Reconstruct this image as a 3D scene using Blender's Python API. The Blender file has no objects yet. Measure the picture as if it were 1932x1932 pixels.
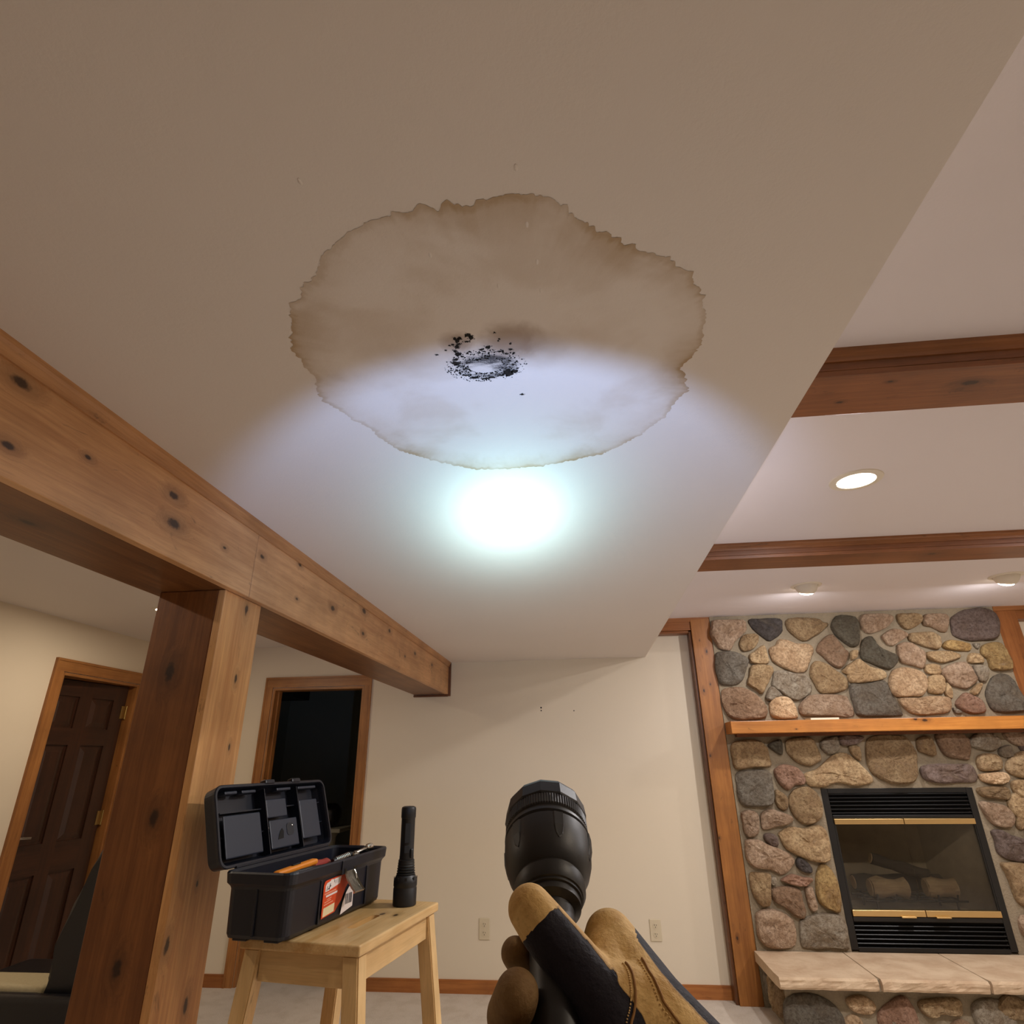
import bpy, bmesh, math, random
from mathutils import Vector, Matrix, noise
from mathutils.bvhtree import BVHTree

# ------------------------------------------------------------------ camera
scene = bpy.context.scene
COL = scene.collection
CAM_H = 1.45
YAW, PITCH, ROLL, FPX = -0.1041995, 0.3982126, -0.0137620, 1116.02
def cam_axes():
    cy, sy, cp, sp = math.cos(YAW), math.sin(YAW), math.cos(PITCH), math.sin(PITCH)
    f = Vector((sy*cp, cy*cp, sp)); r = Vector((cy, -sy, 0)); u = r.cross(f)
    cr, sr = math.cos(ROLL), math.sin(ROLL)
    return r*cr+u*sr, u*cr-r*sr, f
cr_, cu_, cf_ = cam_axes()
cam = bpy.data.cameras.new('camera'); cam_o = bpy.data.objects.new('camera', cam); COL.objects.link(cam_o)
m3 = Matrix((cr_, cu_, -cf_)).transposed()
cam_o.matrix_world = Matrix.Translation((0, 0, CAM_H)) @ m3.to_4x4()
cam.sensor_width = 36; cam.lens = 36*FPX/1932; cam.clip_start = .02
scene.camera = cam_o

# ------------------------------------------------------------------ world, exposure, light levels
world = bpy.data.worlds.new('world'); scene.world = world; world.use_nodes = True
world.node_tree.nodes['Background'].inputs[0].default_value = (.02, .016, .012, 1)
world.node_tree.nodes['Background'].inputs[1].default_value = .3
vs = scene.view_settings
vs.view_transform = 'Standard'; vs.look = 'None'; vs.exposure = 0.0; vs.gamma = 1; vs.use_curve_mapping = False
WARM = (1.0, .965, .965)
WARMER = (1.0, .84, .66)
W_CAN, W_NEAR, W_EYE, W_LEFT = 34, 8, 9, 9.5            # lamp powers
W_TORCH = 48                                 # flashlight power, shaped by its beam profile

# ------------------------------------------------------------------ helpers
W = {}
def srgb(r, g, b):
    def c(v):
        v /= 255
        return v/12.92 if v <= .04045 else ((v+.055)/1.055)**2.4
    return (c(r), c(g), c(b), 1)
def put(o, parent=None, world=None):
    world = world if world is not None else Matrix.Identity(4)
    if parent is not None:
        o.parent = parent; o.matrix_basis = W[parent.name].inverted() @ world
    else:
        o.matrix_basis = world
    W[o.name] = world
    return o
def tag(o, label=None, cat=None, group=None, kind=None):
    if label: o['label'] = label
    if cat: o['category'] = cat
    if group: o['group'] = group
    if kind: o['kind'] = kind
    return o
def thing(name, label, cat, world=None, group=None, kind=None):
    o = bpy.data.objects.new(name, None); COL.objects.link(o); o.empty_display_size = .1
    put(o, None, world if world is not None else Matrix.Identity(4))
    return tag(o, label, cat, group, kind)
def T(x, y, z, rz=0):
    return Matrix.Translation((x, y, z)) @ Matrix.Rotation(rz, 4, 'Z')
def obj(name, bm, mat, parent=None, world=None, local=False, smooth=False):
    me = bpy.data.meshes.new(name)
    bmesh.ops.recalc_face_normals(bm, faces=bm.faces)
    bm.to_mesh(me); bm.free()
    return mobj(name, me, mat, parent, world, local, smooth)
def mobj(name, me, mat, parent=None, world=None, local=False, smooth=False):
    if not isinstance(mat, (list, tuple)): mat = [mat]
    for m in mat: me.materials.append(m)
    if smooth:
        for p in me.polygons: p.use_smooth = True
        me.set_sharp_from_angle(angle=math.radians(38))
    o = bpy.data.objects.new(name, me); COL.objects.link(o)
    if local and parent is not None: world = W[parent.name]
    return put(o, parent, world)
def struct(name, bm, mat, **k):
    return tag(obj(name, bm, mat, **k), kind='structure')
def box(bm, x0, x1, y0, y1, z0, z1):
    v = [bm.verts.new((x, y, z)) for z in (z0, z1) for x, y in ((x0, y0), (x1, y0), (x1, y1), (x0, y1))]
    for f in ((3, 2, 1, 0), (4, 5, 6, 7), (0, 1, 5, 4), (1, 2, 6, 5), (2, 3, 7, 6), (3, 0, 4, 7)):
        bm.faces.new([v[i] for i in f])
    return v
def bbox(x0, x1, y0, y1, z0, z1, bev=0, seg=2):
    bm = bmesh.new(); box(bm, x0, x1, y0, y1, z0, z1)
    if bev: bmesh.ops.bevel(bm, geom=bm.edges[:], offset=bev, segments=seg, affect='EDGES', profile=.5)
    return bm
def boxes(lst):
    bm = bmesh.new()
    for b in lst: box(bm, *b)
    return bm
def lathe(profile, seg=40, axis=None, bm=None, caps=True, phase=0):
    """profile: (r, h) list, turned about local Z"""
    bm = bm or bmesh.new(); rings = []
    for r, h in profile:
        rings.append([bm.verts.new((r*math.cos(2*math.pi*i/seg+phase), r*math.sin(2*math.pi*i/seg+phase), h)) for i in range(seg)])
    for a, b in zip(rings, rings[1:]):
        for i in range(seg):
            bm.faces.new((a[i], a[(i+1) % seg], b[(i+1) % seg], b[i]))
    if caps:
        bm.faces.new(rings[0][::-1]); bm.faces.new(rings[-1])
    return bm
def prism(pts, fn0, fn1, bm=None):
    """closed outline pts -> two caps via fn0/fn1(point) and a side wall"""
    bm = bm or bmesh.new()
    a = [bm.verts.new(fn0(p)) for p in pts]; b = [bm.verts.new(fn1(p)) for p in pts]
    n = len(pts)
    for i in range(n): bm.faces.new((a[i], a[(i+1) % n], b[(i+1) % n], b[i]))
    bm.faces.new(a[::-1]); bm.faces.new(b)
    return bm
def tube(path, radii, seg=12, bm=None, caps=True):
    bm = bm or bmesh.new(); path = [Vector(p) for p in path]; rings = []
    if not hasattr(radii, '__len__'): radii = [radii]*len(path)
    up = Vector((.13, .31, .94))
    for i, p in enumerate(path):
        d = (path[min(i+1, len(path)-1)] - path[max(i-1, 0)]).normalized()
        x = d.cross(up).normalized(); y = x.cross(d)
        rings.append([bm.verts.new(p+(x*math.cos(t)+y*math.sin(t))*radii[i]) for t in [2*math.pi*k/seg for k in range(seg)]])
    for a, b in zip(rings, rings[1:]):
        for i in range(seg): bm.faces.new((a[i], a[(i+1) % seg], b[(i+1) % seg], b[i]))
    if caps: bm.faces.new(rings[0][::-1]); bm.faces.new(rings[-1])
    return bm
def strip_quad(bm, a, b, c, d):
    return bm.faces.new([bm.verts.new(p) for p in (a, b, c, d)])
def rounded(x0, x1, y0, y1, r, n=5):
    out = []
    for cx, cy, a0 in ((x1-r, y1-r, 0), (x0+r, y1-r, 90), (x0+r, y0+r, 180), (x1-r, y0+r, 270)):
        for k in range(n+1):
            a = math.radians(a0+90*k/n); out.append((cx+r*math.cos(a), cy+r*math.sin(a)))
    return out
def catmull(pts, n):
    """closed smooth outline with n samples per segment"""
    out = []; L = len(pts)
    for i in range(L):
        p0, p1, p2, p3 = (Vector(pts[(i+k-1) % L]) for k in range(4))
        for k in range(n):
            t = k/n
            out.append(.5*((2*p1)+(p2-p0)*t+(2*p0-5*p1+4*p2-p3)*t*t+(3*p1-p0-3*p2+p3)*t**3))
    return out

# ------------------------------------------------------------------ materials
class N:
    def __init__(s, name):
        s.m = bpy.data.materials.new(name); s.m.use_nodes = True; s.t = s.m.node_tree
        s.b = s.t.nodes['Principled BSDF']; s.out = s.t.nodes['Material Output']
    def n(s, kind, **k):
        nd = s.t.nodes.new(kind)
        for a, v in k.items(): setattr(nd, a, v)
        return nd
    def l(s, a, b): s.t.links.new(a, b)
    def val(s, sock, v):
        if hasattr(v, 'is_output') or hasattr(v, 'links'): s.l(v, sock)
        else: sock.default_value = v
    def math(s, op, a, b=0.0, clamp=False):
        nd = s.n('ShaderNodeMath', operation=op, use_clamp=clamp); s.val(nd.inputs[0], a); s.val(nd.inputs[1], b); return nd.outputs[0]
    def vmath(s, op, a, b=(0, 0, 0)):
        nd = s.n('ShaderNodeVectorMath', operation=op); s.val(nd.inputs[0], a); s.val(nd.inputs[1], b)
        return nd.outputs['Value'] if op in ('LENGTH', 'DISTANCE', 'DOT_PRODUCT') else nd.outputs[0]
    def mix(s, f, a, b, mode='MIX'):
        nd = s.n('ShaderNodeMix', data_type='RGBA', blend_type=mode); s.val(nd.inputs[0], f); s.val(nd.inputs[6], a); s.val(nd.inputs[7], b); return nd.outputs[2]
    def noise(s, vec, scale, detail=3, rough=.5, dist=0):
        nd = s.n('ShaderNodeTexNoise'); s.val(nd.inputs['Vector'], vec); nd.inputs['Scale'].default_value = scale
        nd.inputs['Detail'].default_value = detail; nd.inputs['Roughness'].default_value = rough; nd.inputs['Distortion'].default_value = dist
        return nd.outputs['Fac']
    def ramp(s, f, a, b, lo=0.0, hi=1.0):
        nd = s.n('ShaderNodeMapRange', interpolation_type='SMOOTHSTEP'); s.val(nd.inputs[0], f)
        nd.inputs[1].default_value = a; nd.inputs[2].default_value = b; nd.inputs[3].default_value = lo; nd.inputs[4].default_value = hi
        return nd.outputs[0]
    def coord(s, which='Object'): return s.n('ShaderNodeTexCoord').outputs[which]
    def bump(s, h, strength=.3, dist=.01):
        nd = s.n('ShaderNodeBump'); nd.inputs['Strength'].default_value = strength; nd.inputs['Distance'].default_value = dist
        s.val(nd.inputs['Height'], h); s.l(nd.outputs[0], s.b.inputs['Normal'])
    def col(s, v): s.val(s.b.inputs['Base Color'], v)
    def set(s, **k):
        for a, v in k.items(): s.b.inputs[a.replace('_', ' ')].default_value = v
        return s
def plain(name, rgb, rough=.6, metal=0, spec=.5, bump=None, var=0.0, **k):
    n = N(name); c = srgb(*rgb)
    if var:
        f = n.noise(n.coord(), bump[0] if bump else 20, 4, .6)
        lo = tuple(v*(1-var) for v in c[:3])+(1,); hi = tuple(min(1, v*(1+var)) for v in c[:3])+(1,)
        n.col(n.mix(f, lo, hi))
    else: n.col(c)
    n.set(Roughness=rough, Metallic=metal); n.b.inputs['Specular IOR Level'].default_value = spec
    if bump: n.bump(n.noise(n.coord(), bump[0], 4, .6), bump[1], bump[2])
    for a, v in k.items(): n.b.inputs[a].default_value = v
    return n.m
def emit(name, rgb, strength):
    n = N(name); n.col((0, 0, 0, 1)); n.b.inputs['Emission Color'].default_value = rgb; n.b.inputs['Emission Strength'].default_value = strength
    return n.m
def wood(name, axis, light, dark, knots=(), rough=.42, fine=1.0, seed=0.0, contrast=1.0):
    """pine with grain along an axis (0,1,2) and knots at given points of the object"""
    n = N(name); p = n.coord(); p0 = p
    warp = None; kf = None; core = None
    for (x, y, z, r) in knots:
        st = [1, 1, 1]; st[axis] = .5
        d = n.vmath('MULTIPLY', n.vmath('SUBTRACT', p0, (x, y, z)), tuple(st))
        wob = n.vmath('SCALE', d); 
        ln = n.vmath('LENGTH', d)
        ln = n.math('ADD', ln, n.math('MULTIPLY', n.math('SUBTRACT', n.noise(p0, 90, 2), .5), r*.7))
        soft = n.ramp(ln, r*.7, r*3.2, 1, 0); hard = n.ramp(ln, r*.45, r*1.05, 1, 0)
        kf = soft if kf is None else n.math('MAXIMUM', kf, soft)
        core = hard if core is None else n.math('MAXIMUM', core, hard)
    sc = [1, 1, 1]; sc[axis] = .05
    q = n.vmath('MULTIPLY', p0, tuple(sc))
    if kf is not None:
        cmb = n.n('ShaderNodeCombineXYZ')
        for i in range(3): n.val(cmb.inputs[i], n.math('MULTIPLY', kf, .018))
        q = n.vmath('ADD', q, cmb.outputs[0])
    q = n.vmath('ADD', q, (seed, seed*1.7, seed*.6))
    broad = n.noise(q, 14*fine, 3, .55, .4)
    grain = n.noise(q, 70*fine, 5, .65, .6)
    fib = n.noise(q, 260*fine, 3, .6)
    blot = n.noise(p0, 3.2, 3, .6)
    f = n.math('ADD', n.math('MULTIPLY', broad, .5), n.math('MULTIPLY', grain, .5))
    f = n.ramp(f, .5-.18/contrast, .5+.18/contrast)
    c = n.mix(f, srgb(*dark), srgb(*light))
    c = n.mix(n.ramp(blot, .35, .75, 0, .45), c, srgb(*[v*.72 for v in dark]), 'MIX')
    c = n.mix(n.math('MULTIPLY', n.ramp(fib, .45, .75), .18), c, srgb(*[v*.6 for v in dark]))
    sc2 = [1, 1, 1]; sc2[axis] = .35
    fl = n.noise(n.vmath('ADD', n.vmath('MULTIPLY', p0, tuple(sc2)), (seed, 0, seed)), 22*fine, 4, .7, .8)
    c = n.mix(n.ramp(fl, .62, .74, 0, .55), c, srgb(*[v*.5 for v in dark]))
    if kf is not None:
        c = n.mix(n.math('MULTIPLY', kf, .45), c, srgb(*[v*.66 for v in dark]))
        c = n.mix(n.math('MULTIPLY', core, .9), c, srgb(38, 20, 10))
    n.col(c); n.set(Roughness=rough)
    n.bump(n.math('ADD', n.math('MULTIPLY', grain, .5), n.math('MULTIPLY', fib, .3)), .12, .004)
    return n.m

PINE_L, PINE_D = (176, 118, 66), (140, 86, 44)
def paint(name, rgb, tex=220, strength=.12):
    n = N(name); p = n.coord()
    f = n.noise(p, 1.3, 3, .5); c = srgb(*rgb)
    n.col(n.mix(f, tuple(v*.96 for v in c[:3])+(1,), tuple(min(1, v*1.03) for v in c[:3])+(1,)))
    n.set(Roughness=.75); n.b.inputs['Specular IOR Level'].default_value = .25
    h = n.math('ADD', n.noise(p, tex, 3, .6), n.math('MULTIPLY', n.noise(p, tex*.2, 2, .5), 1.2))
    n.bump(h, strength, .004)
    return n.m
M = {}
M['ceil'] = paint('ceiling_paint', (222, 214, 208), 160, .10)
M['ceil_bay'] = paint('raised_ceiling_lit_tint', (226, 220, 224), 160, .10)  # same ceiling white, tinted cooler to carry the neutral light up here
M['wall'] = paint('wall_paint', (226, 213, 191), 240, .07)
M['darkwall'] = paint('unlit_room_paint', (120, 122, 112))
M['black_plastic'] = plain('black_plastic', (20, 20, 22), .42, bump=(400, .08, .002))
M['black_metal'] = plain('black_steel', (16, 15, 15), .38)
M['brass'] = plain('brushed_brass', (216, 184, 128), .34, 1)
M['hinge'] = plain('hinge_brass', (176, 150, 96), .35, 1)
M['chrome'] = plain('chrome', (205, 203, 198), .22, 1)
M['white_metal'] = plain('white_lamp_trim', (226, 218, 204), .5)
M['outlet'] = plain('outlet_plastic', (214, 200, 172), .4)
M['slot'] = plain('dark_hole', (20, 16, 12), .9)
M['lamp'] = emit('lamp_glow', (1, .84, .62, 1), 22)
n = N('carpet'); p = n.coord(); f1 = n.noise(p, 260, 3, .7); f2 = n.noise(p, 9, 4, .6)
c = n.mix(n.ramp(f1, .35, .65), srgb(208, 194, 178), srgb(240, 229, 215)); c = n.mix(n.ramp(f2, .4, .7, 0, .4), c, srgb(196, 180, 160))
n.col(c); n.set(Roughness=.95); n.b.inputs['Specular IOR Level'].default_value = .1; n.bump(n.math('ADD', f1, n.math('MULTIPLY', f2, .6)), .6, .015); M['carpet'] = n.m
n = N('field_stone'); p = n.coord('Object'); oi = n.n('ShaderNodeObjectInfo')
off = n.n('ShaderNodeCombineXYZ'); n.l(n.math('MULTIPLY', oi.outputs['Random'], 37), off.inputs[0]); n.l(n.math('MULTIPLY', oi.outputs['Random'], 91), off.inputs[1])
q = n.vmath('ADD', p, off.outputs[0]); f1 = n.noise(q, 9, 5, .65, .5); f2 = n.noise(q, 60, 5, .7); f3 = n.noise(q, 240, 3, .6)
c = n.mix(n.ramp(f1, .3, .7, 0, .8), oi.outputs['Color'], n.mix(1, oi.outputs['Color'], srgb(196, 178, 158), 'MULTIPLY'))
c = n.mix(n.ramp(f2, .38, .68, 0, .7), c, n.mix(1, oi.outputs['Color'], srgb(150, 130, 112), 'MULTIPLY'))
c = n.mix(n.ramp(f1, .55, .8, 0, .25), c, srgb(205, 190, 165)); c = n.mix(n.ramp(f3, .5, .8, 0, .2), c, srgb(60, 50, 42))
n.col(c); n.set(Roughness=.85); n.bump(n.math('ADD', f2, n.math('MULTIPLY', n.math('ADD', f1, f3), .5)), .75, .02); M['stone'] = n.m
M['mortar'] = plain('mortar', (144, 130, 108), .95, bump=(70, .6, .01), var=.22)
n = N('sandstone'); p = n.coord(); f1 = n.noise(p, 6, 5, .6, .4); f2 = n.noise(p, 60, 4, .6)
c = n.mix(n.ramp(f1, .3, .7), srgb(184, 156, 126), srgb(206, 182, 152)); c = n.mix(n.ramp(f2, .55, .8, 0, .35), c, srgb(168, 132, 100))
n.col(c); n.set(Roughness=.85); n.bump(f2, .3, .006); M['sandstone'] = n.m

# ------------------------------------------------------------------ outlines (millimetres)
STONES = [
 ('P',[(1084,2445),(1173,2449),(1302,2441),(1325,2399),(1307,2347),(1226,2283),(1177,2216),(1108,2228),(1077,2275),(1046,2336),(1062,2402)]),
 ('G',[(1358,2445),(1433,2446),(1580,2440),(1587,2377),(1573,2331),(1487,2278),(1446,2296),(1391,2350),(1355,2405)]),
 ('B',[(1651,2441),(1847,2437),(1898,2405),(1933,2391),(1870,2334),(1806,2297),(1725,2267),(1654,2322),(1625,2375)]),
 ('O',[(2007,2445),(2120,2444),(2155,2403),(2143,2311),(2113,2222),(2057,2217),(2015,2251),(1971,2304),(1953,2370)]),
 ('B',[(1310,2330),(1381,2331),(1401,2297),(1365,2233),(1303,2203),(1266,2210),(1251,2256),(1275,2308)]),
 ('K',[(1078,2196),(1200,2199),(1293,2145),(1278,2088),(1231,1994),(1176,1958),(1107,1957),(1065,1974),(1047,2069),(1056,2152)]),
 ('T',[(1430,2244),(1443,2172),(1438,2109),(1320,2112),(1310,2170),(1353,2201)]),
 ('L',[(1544,2279),(1595,2278),(1659,2250),(1757,2240),(1784,2200),(1757,2144),(1717,2069),(1680,2036),(1613,2041),(1533,2081),(1479,2126),(1466,2210),(1518,2241)]),
 ('D',[(1934,2309),(1971,2278),(2015,2193),(2029,2161),(1984,2080),(1936,2060),(1888,2089),(1844,2147),(1810,2193),(1856,2263)]),
 ('T',[(2055,2179),(2102,2184),(2087,2134),(2043,2116)]),
 ('B',[(1317,2096),(1436,2093),(1467,2057),(1438,2001),(1405,1953),(1357,1889),(1313,1924),(1264,1962),(1285,2018)]),
 ('S',[(1477,2044),(1546,2049),(1617,2028),(1689,2020),(1719,1957),(1700,1890),(1637,1849),(1580,1838),(1499,1895),(1441,1946),(1456,1995)]),
 ('B',[(1766,2099),(1835,2103),(1919,2038),(1974,1981),(1972,1920),(1918,1891),(1837,1878),(1772,1888),(1747,1944),(1726,2019)]),
 ('T',[(1962,2037),(2042,2094),(2099,2118),(2162,2063),(2246,2036),(2265,2004),(2243,1974),(2161,1958),(2082,1951),(2032,1946),(1991,1962),(1991,2005)]),
 ('D',[(1096,1929),(1210,1936),(1291,1900),(1353,1831),(1368,1777),(1347,1723),(1272,1710),(1150,1712),(1093,1740),(1066,1807),(1066,1887)]),
 ('S',[(1434,1940),(1496,1877),(1456,1859),(1409,1836),(1377,1861)]),
 ('L',[(1457,1862),(1535,1857),(1569,1808),(1581,1748),(1563,1713),(1448,1710),(1402,1728),(1395,1788),(1416,1842)]),
 ('P',[(1695,1866),(1787,1873),(1935,1860),(1957,1824),(1974,1752),(1951,1717),(1827,1720),(1649,1726),(1610,1742),(1603,1784),(1640,1831)]),
 ('P',[(2195,2447),(2265,2455),(2375,2447),(2415,2419),(2367,2362),(2296,2326),(2218,2306),(2186,2329),(2172,2389)]),
 ('B',[(2452,2444),(2518,2449),(2591,2442),(2615,2405),(2581,2361),(2506,2328),(2467,2346),(2448,2392)]),
 ('P',[(2643,2431),(2712,2438),(2790,2432),(2808,2398),(2768,2309),(2724,2304),(2673,2338),(2618,2360)]),
 ('V',[(2838,2410),(2943,2459),(3085,2466),(3137,2418),(3137,2341),(3090,2247),(2996,2231),(2890,2235),(2812,2276),(2816,2353)]),
 ('P',[(2321,2299),(2391,2335),(2470,2307),(2474,2274),(2416,2241),(2366,2211),(2326,2222),(2302,2274)]),
 ('T',[(2497,2293),(2566,2303),(2662,2300),(2700,2260),(2696,2203),(2665,2176),(2608,2187),(2543,2215),(2491,2248)]),
 ('Y',[(2753,2236),(2818,2231),(2893,2203),(2886,2160),(2827,2158),(2747,2170),(2709,2197)]),
 ('O',[(2164,2259),(2231,2282),(2243,2231),(2308,2171),(2366,2138),(2352,2082),(2301,2043),(2248,2051),(2178,2087),(2116,2133)]),
 ('P',[(2405,2219),(2486,2229),(2545,2177),(2568,2138),(2534,2046),(2472,2060),(2391,2093),(2386,2169)]),
 ('T',[(2577,2150),(2649,2161),(2755,2157),(2815,2118),(2722,2084),(2661,2076),(2592,2106)]),
 ('T',[(2879,2135),(2937,2133),(2954,2071),(2855,2074)]),
 ('Y',[(2983,2188),(3055,2211),(3117,2202),(3135,2127),(3135,2035),(3099,2012),(2997,2021),(2990,2094),(2959,2126)]),
 ('S',[(2924,2208),(2971,2207),(2942,2170)]),
 ('L',[(2322,2033),(2416,2049),(2504,2022),(2536,1985),(2534,1924),(2483,1854),(2410,1843),(2299,1846),(2264,1895),(2277,1961)]),
 ('T',[(2551,2064),(2623,2068),(2652,2043),(2633,1994),(2579,1993),(2544,2015)]),
 ('T',[(2557,1978),(2637,1988),(2645,1933),(2621,1868),(2566,1858),(2520,1882)]),
 ('P',[(2660,2030),(2735,2065),(2826,2075),(2862,2018),(2872,1952),(2832,1917),(2779,1891),(2698,1914),(2667,1951),(2644,1994)]),
 ('S',[(2877,2049),(2966,2034),(2950,1962),(2912,1933),(2885,1957)]),
 ('T',[(2869,1922),(2898,1915),(2834,1845),(2806,1867)]),
 ('T',[(2657,1933),(2681,1896),(2666,1823),(2631,1862)]),
 ('K',[(1995,1932),(2089,1935),(2237,1956),(2256,1913),(2268,1865),(2287,1799),(2303,1734),(2284,1716),(2120,1714),(2010,1722),(1989,1787)]),
 ('L',[(2313,1834),(2443,1834),(2533,1843),(2640,1832),(2649,1791),(2625,1739),(2558,1723),(2446,1716),(2369,1732),(2323,1780)]),
 ('R',[(2763,1859),(2815,1840),(2864,1809),(2866,1739),(2838,1723),(2747,1724),(2684,1784)]),
 ('K',[(3000,1972),(3078,1982),(3120,1933),(3135,1821),(3131,1740),(3117,1728),(2932,1732),(2907,1838),(2940,1908)]),
 ('S',[(2660,1761),(2713,1725),(2667,1723)]),
 ('B',[(1081,1533),(1156,1565),(1272,1563),(1326,1512),(1332,1446),(1328,1392),(1214,1388),(1098,1376),(1078,1433)]),
 ('O',[(1341,1534),(1433,1566),(1424,1467),(1369,1495)]),
 ('B',[(1478,1560),(1567,1580),(1655,1562),(1679,1458),(1666,1420),(1593,1392),(1519,1417),(1467,1472),(1459,1521)]),
 ('S',[(1716,1556),(1818,1582),(1832,1543),(1815,1494),(1747,1463),(1700,1507)]),
 ('V',[(1847,1587),(1997,1579),(1964,1536),(1894,1520),(1839,1527)]),
 ('T',[(1893,1515),(1959,1511),(1950,1422),(1902,1455)]),
 ('T',[(1560,1341),(1650,1372),(1762,1452),(1850,1472),(1916,1423),(1968,1358),(1999,1305),(1982,1279),(1913,1264),(1848,1265),(1753,1282),(1682,1259),(1583,1262),(1558,1299)]),
 ('R',[(1358,1370),(1420,1402),(1496,1385),(1535,1352),(1551,1310),(1536,1273),(1474,1268),(1423,1237),(1375,1274),(1351,1333)]),
 ('K',[(1086,1341),(1141,1362),(1267,1369),(1320,1344),(1322,1280),(1316,1196),(1285,1145),(1183,1138),(1117,1141),(1081,1177),(1080,1261)]),
 ('B',[(1351,1238),(1395,1206),(1411,1170),(1389,1113),(1346,1119),(1323,1160),(1329,1222)]),
 ('B',[(1486,1247),(1570,1252),(1619,1194),(1627,1127),(1603,1062),(1548,1032),(1483,1029),(1432,1078),(1413,1154),(1435,1211)]),
 ('P',[(1082,1094),(1140,1112),(1191,1084),(1186,1003),(1164,958),(1108,948),(1081,983),(1080,1033)]),
 ('P',[(1220,1094),(1280,1119),(1332,1103),(1395,1083),(1419,1052),(1372,1022),(1288,1007),(1214,992),(1208,1053)]),
 ('V',[(1214,962),(1264,967),(1298,942),(1295,898),(1261,888),(1214,928)]),
 ('T',[(1320,972),(1397,1007),(1482,997),(1561,1017),(1616,997),(1629,927),(1621,854),(1620,835),(1592,804),(1518,801),(1418,835),(1346,878),(1322,928)]),
 ('P',[(1093,929),(1169,927),(1230,900),(1286,880),(1355,846),(1380,807),(1350,764),(1290,725),(1250,740),(1210,754),(1116,768),(1075,816),(1079,890)]),
 ('G',[(1420,822),(1463,798),(1488,764),(1477,736),(1431,740),(1394,769),(1396,807)]),
 ('R',[(1291,702),(1354,726),(1415,712),(1466,707),(1477,693),(1425,660),(1353,664),(1283,687)]),
 ('B',[(1079,725),(1142,734),(1210,725),(1198,654),(1182,565),(1152,544),(1108,560),(1077,630)]),
 ('S',[(1212,706),(1247,706),(1237,668),(1205,668)]),
 ('D',[(1205,635),(1267,654),(1330,655),(1384,636),(1392,572),(1398,508),(1374,478),(1330,489),(1272,538),(1210,575)]),
 ('P',[(1423,646),(1466,653),(1473,609),(1477,540),(1444,519),(1424,549),(1418,609)]),
 ('Y',[(1531,764),(1560,781),(1599,765),(1632,699),(1636,610),(1625,546),(1603,514),(1545,532),(1500,563),(1488,618),(1502,703)]),
 ('P',[(1088,505),(1165,528),(1221,520),(1288,488),(1316,444),(1298,337),(1204,313),(1124,321),(1080,365),(1075,432)]),
 ('S',[(1360,457),(1423,490),(1498,506),(1604,496),(1633,456),(1630,394),(1627,323),(1600,317),(1536,322),(1434,316),(1349,324),(1345,381)]),
 ('B',[(2038,1559),(2127,1585),(2274,1571),(2312,1527),(2324,1468),(2304,1362),(2272,1289),(2187,1272),(2103,1281),(2036,1318),(2002,1360),(1995,1424),(2010,1510)]),
 ('B',[(2363,1554),(2444,1569),(2461,1493),(2443,1445),(2382,1462),(2350,1484)]),
 ('D',[(2499,1592),(2627,1601),(2676,1581),(2700,1543),(2690,1479),(2662,1421),(2609,1424),(2533,1438),(2499,1492)]),
 ('V',[(2349,1377),(2434,1392),(2568,1390),(2662,1384),(2684,1342),(2668,1280),(2588,1276),(2454,1270),(2357,1289),(2332,1336)]),
 ('S',[(2711,1553),(2801,1601),(2871,1583),(2901,1523),(2839,1477),(2755,1483),(2699,1511)]),
 ('P',[(2944,1593),(3034,1605),(3067,1558),(3051,1495),(2988,1511),(2947,1550)]),
 ('S',[(2884,1486),(2954,1507),(2956,1443),(2909,1428),(2873,1450)]),
 ('T',[(2725,1436),(2790,1456),(2859,1439),(2863,1366),(2799,1346),(2726,1349),(2709,1384)]),
 ('T',[(2954,1438),(3033,1468),(3087,1441),(3048,1307),(2978,1298),(2916,1319),(2886,1355),(2906,1402)]),
 ('L',[(2702,1321),(2796,1336),(2864,1335),(2886,1299),(2848,1269),(2773,1262),(2716,1280)]),
 ('B',[(2672,1240),(2769,1249),(2851,1243),(2862,1198),(2848,1168),(2767,1173),(2692,1184),(2663,1209)]),
 ('T',[(2903,1278),(2975,1288),(2990,1227),(2954,1177),(2903,1197),(2885,1238)]),
 ('P',[(2657,1154),(2738,1148),(2804,1128),(2842,1069),(2813,1010),(2754,1001),(2699,1020),(2671,1065),(2655,1114)]),
 ('T',[(2835,1128),(2931,1152),(2987,1137),(2969,1098),(2915,1103)]),
 ('T',[(2859,1074),(2902,1064),(2921,1015),(2861,986),(2841,1010)]),
 ('V',[(2676,975),(2726,987),(2781,959),(2860,931),(2909,903),(2872,813),(2806,802),(2716,821),(2678,860),(2685,923)]),
 ('T',[(2676,786),(2709,797),(2815,794),(2870,759),(2845,608),(2793,548),(2739,559),(2708,588),(2700,663),(2691,739)]),
 ('P',[(2688,485),(2723,507),(2816,497),(2790,396),(2718,381),(2688,402),(2679,445)]),
]
BASE_STONES = [
 ('K',[(1092,161),(1170,190),(1266,185),(1352,140),(1391,68),(1369,3),(1207,-27),(1083,-17),(1068,74)]),
 ('L',[(1431,175),(1513,190),(1575,151),(1550,111),(1478,106),(1430,135)]),
 ('R',[(1600,125),(1692,180),(1754,181),(1785,90),(1775,25),(1673,-15),(1592,27),(1575,85)]),
 ('T',[(1811,163),(1918,185),(2032,180),(2019,108),(1936,113),(1841,101)]),
 ('S',[(2093,155),(2187,190),(2291,159),(2302,76),(2267,12),(2128,-4),(2091,71)]),
 ('T',[(2329,160),(2403,181),(2430,105),(2351,90)]),
]
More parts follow.
